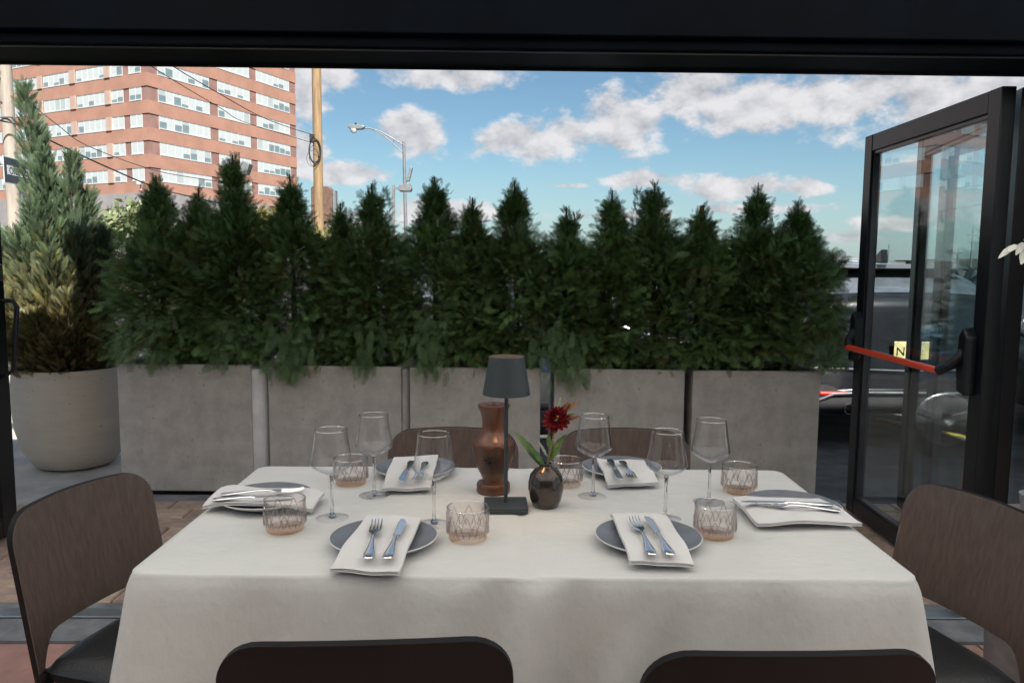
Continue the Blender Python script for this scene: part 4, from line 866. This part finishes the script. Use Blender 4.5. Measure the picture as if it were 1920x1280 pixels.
MB().lathe([(.001, 0), (.041, 0), (.043, .004), (.043, .022), (.040, .027), (.029, .030), (.028, .036), (.034, .050), (.044, .075), (.051, .100), (.0545, .122), (.0535, .131), (.046, .142), (.036, .152), (.0305, .166), (.029, .180), (.031, .198), (.036, .213), (.0405, .222), (.0405, .227), (.022, .227), (.019, .222), (.018, .15)], 56).build('body', M_vw, t, smooth=True)
sc_ = MB()
for j in range(8):
    a0 = 2 * PI * j / 8 + .2
    def sf(u, v):
        a = a0 + (u - .5) * 2 * PI / 8 * .96; w = abs(2 * u - 1); z1 = .130 - .014 * w ** 2.5; z = .055 + (z1 - .055) * v; r = np.interp(z, [.05, .075, .1, .122, .131], [.034, .044, .051, .0545, .0535]) + .0012
        return (r * math.cos(a), r * math.sin(a), z)
    sc_.grid(sf, 8, 8)
sc_.build('scallop_relief', M_vl, t, smooth=True)
st_ = MB(); a0 = -PI / 2 - .25
for j in range(8):
    q = PI * j / 4; L_ = .015; pts = []
    for s, w in ((.12, .0005), (.55, .0022), (1.0, .0004)):
        z = .094 + L_ * s * math.cos(q); x = L_ * s * math.sin(q); r = np.interp(z, [.05, .075, .1, .122], [.034, .044, .051, .0545]) + .0022; a = a0 + x / .05; pts.append(((r * math.cos(a), r * math.sin(a), z), w))
    st_.tube([p for p, _ in pts], [w for _, w in pts], 6)
st_.build('star_carving', M_carve, t)
M_brz = mat('bronze_glaze', (.075, .058, .045), .22, metal=.55, var=.3, vscale=10, col2=(.04, .03, .026), coat=.4)
c = P(1023, 950, TZ); t = thing('bud_vase', 'small round bronze-glazed bud vase holding the dahlia', 'vase', (c.x, c.y, TZ + .0005)); VC = Vector((c.x, c.y, TZ))
MB().lathe([(.001, 0), (.026, 0), (.031, .004), (.038, .022), (.0425, .045), (.0425, .062), (.038, .080), (.028, .093), (.016, .099), (.0135, .102), (.0150, .108), (.0120, .108), (.0105, .10)], 48).build('body', M_brz, t, smooth=True)
M_pet = mat('dahlia_petal', (.22, .006, .010), .55, var=.3, vscale=60, col2=(.10, .002, .006)); M_pety = mat('dahlia_heart', (.55, .34, .03), .6)
M_gl = mat('green_leaf', (.085, .15, .045), .45, var=.2, vscale=30); M_rust = mat('rust_leaf', (.26, .10, .04), .5, var=.25, vscale=40); M_pale = mat('pale_leaf', (.42, .44, .33), .5, var=.1)
M_stem = mat('flower_stem', (.20, .20, .06), .5)
t = thing('dahlia', 'dark red dahlia with green and rust leaves in the bud vase', 'flower', VC + Vector((0, 0, .06)))
fp = PD(1043, 787, VC.y - .01) - VC - Vector((0, 0, .06)); O6 = Vector((0, 0, .06))
MB().tube([(0, 0, -.02), (.004, 0, .05), fp * .7 + Vector((0, .004, 0)), fp + Vector((0, .012, -.004))], [.0026, .0026, .0022, .0028], 8).build('stem', M_stem, t, smooth=True)
face = (CAMP - (fp + VC + O6)).normalized(); face = (face + Vector((-.25, .0, .45))).normalized(); ax = face.orthogonal().normalized(); ay = face.cross(ax)
for ring_, (npt, r0, Lp, tilt, wd) in enumerate(((15, .006, .029, .05, .0065), (14, .005, .026, .45, .006), (11, .004, .020, .85, .005), (8, .002, .014, 1.2, .004))):
    for j in range(npt):
        a = 2 * PI * (j + .5 * ring_) / npt + random.uniform(-.08, .08); o_ = ax * math.cos(a) + ay * math.sin(a); tl_ = tilt + random.uniform(-.12, .12); dv = (o_ * math.cos(tl_) + face * math.sin(tl_)); sd_ = face.cross(o_)
        base = fp + face * (.004 * ring_) + o_ * r0; nrm_ = dv.cross(sd_)
        def pf(u, v): w = wd * math.sin(PI * (.12 + .80 * v)) ** .8; return base + dv * (Lp * v) + sd_ * ((2 * u - 1) * w) + nrm_ * (-.003 * math.cos((2 * u - 1) * 1.5) + .004 * v * v)
        MB().grid(pf, 4, 5).build('petal', M_pet, t, smooth=True)
hs = MB(); 
for j in range(14): q = random.random() * 2 * PI; r = .004 * random.random() ** .5; b0 = fp + face * .016 + ax * (r * math.cos(q) - .004) + ay * (r * math.sin(q) + .006); hs.tube([b0, b0 + face * .006], [.0012, .0008], 5)
hs.build('heart', M_pety, t)
def leafblade(p0, p1, w, m, curl=.15, up=Vector((0, -.6, .8)), name='leaf'):
    p0 = Vector(p0); p1 = Vector(p1); d = p1 - p0; L_ = d.length; d.normalize(); s = d.cross(up).normalized(); nn_ = s.cross(d)
    def lf(u, v): ww = w * (math.sin(PI * min(1, v * .97 + .03)) ** .75) * (1 - .25 * v); a = 2 * u - 1; return p0 + d * (L_ * v) + s * (a * ww) + nn_ * (curl * L_ * (.35 * a * a * (ww / L_) * 3 - v * v * .5) + .001 * math.sin(v * 25) * abs(a))
    return MB().grid(lf, 6, 12, thick=nn_ * .0006).build(name, m, t, smooth=True)
def fpx(x, y, dy=0): return PD(x, y, VC.y + dy) - VC - O6
leafblade(fpx(1016, 874), fpx(971, 809, -.02), .013, M_gl, .2); leafblade(fpx(1020, 872, -.005), fpx(996, 838, -.03), .010, M_gl, .1)
leafblade(fpx(1030, 862), fpx(1054, 832, -.01), .009, M_gl, .2); leafblade(fpx(1031, 850), fpx(1062, 812, .01), .009, M_gl, .15); leafblade(fpx(1026, 856), fpx(1010, 826, -.01), .004, M_pale, .1)
leafblade(fpx(1030, 840), fpx(1028, 812, .01), .007, M_gl); leafblade(fpx(1050, 775, .012), fpx(1084, 751, .01), .009, M_rust, .15); leafblade(fpx(1052, 772, .015), fpx(1068, 752, .01), .007, M_rust)
leafblade(fpx(1044, 770, .012), fpx(1051, 745, .012), .005, M_pale); leafblade(fpx(1060, 790, .012), fpx(1088, 778, .0), .006, M_rust); leafblade(fpx(1056, 785, .012), fpx(1077, 774, .01), .006, M_gl)
# tall white sprig by the glass door
fb = Vector((1.62, 2.30, 0)); t = thing('floor_vase', 'tall grey floor vase holding white-leaved branches near the doors', 'vase', fb)
MB().lathe([(.001, 0), (.09, 0), (.12, .1), (.13, .3), (.09, .5), (.05, .6), (.06, .66), (.045, .66), (.04, .58)], 36).build('body', M_slate, t, smooth=True)
t = thing('white_branch', 'white-leaved branch reaching out of the tall floor vase', 'plant', fb + Vector((0, 0, .5)))
def wpx(x, y, d=0): return PD(x, y, 2.15 + d) - fb - Vector((0, 0, .5))
MB().tube([(0, 0, 0), (.02, 0, .5), wpx(1985, 470), wpx(1935, 452), wpx(1900, 462)], [.006, .005, .004, .003, .002], 7).build('stem', M_stem, t, smooth=True)
M_wl = mat('white_leaf', (.66, .68, .62), .5, var=.12, vscale=40)
for (a, b, c2, d_, w) in ((1905, 459, 1873, 481, .010), (1908, 460, 1890, 470, .009), (1918, 455, 1906, 476, .010), (1925, 462, 1916, 494, .014), (1935, 455, 1922, 448, .012), (1950, 465, 1940, 500, .014), (1945, 452, 1930, 430, .012), (1965, 462, 1972, 498, .014), (1970, 458, 1960, 425, .012)):
    leafblade(wpx(a, b), wpx(c2, d_, -.03), w, M_wl, .2)

# ------------------------------------------------------------------ yard slab and festoon bulbs behind and above the table
struct(MB().box(-12, 16, -13.9, .19, -.06, .0).build('yard', mat('yard_paving', (.13, .122, .115), .85)))  # unseen yard, added and toned for the light it bounces back
M_bulb = emit('bulb_glow', (1, .84, .66), 6)
for k, x in enumerate((-1.35, 1.35)):
    t = thing('festoon_lights', f'string of lit globe bulbs over the terrace on the {"juniper" if k == 0 else "glass door"} side', 'string lights', (x, 2.7, 2.42), 0, 'festoon light strings')
    ends = [(0, 0, .0), (0, -6.3, .65)]; pts = []
    for i in range(25):
        u = i / 24; pts.append((0, -6.3 * u, .02 + .65 * u - .55 * 4 * u * (1 - u) * .35 + .25 * math.sin(PI * u)))
    MB().tube(pts, .006, 6).build('cable', M_cable, t, smooth=True)
    MB().tube([(0, -6.3, -2.42), (0, -6.3, .75)], .04, 10).build('post', M_brown, t, smooth=True)
    for i in (5, 9, 13, 17, 21):
        p = pts[i]; MB().lathe([(.001, -.17), (.03, -.163), (.052, -.14), (.06, -.11), (.052, -.08), (.03, -.055), (.018, -.05)], 20, p).build('bulb', M_bulb, t, smooth=True)
        MB().tube([(p[0], p[1], p[2] - .055), p], .016, 8).build('socket', M_cable, t)
        l_ = bpy.data.lights.new('bulb_light', 'POINT'); l_.energy = BULB; l_.color = (1, .84, .66); l_.shadow_soft_size = .062
        o = bpy.data.objects.new('bulb_light', l_); COL.objects.link(o); o.parent = t; o.location = (p[0], p[1], p[2] - .11)
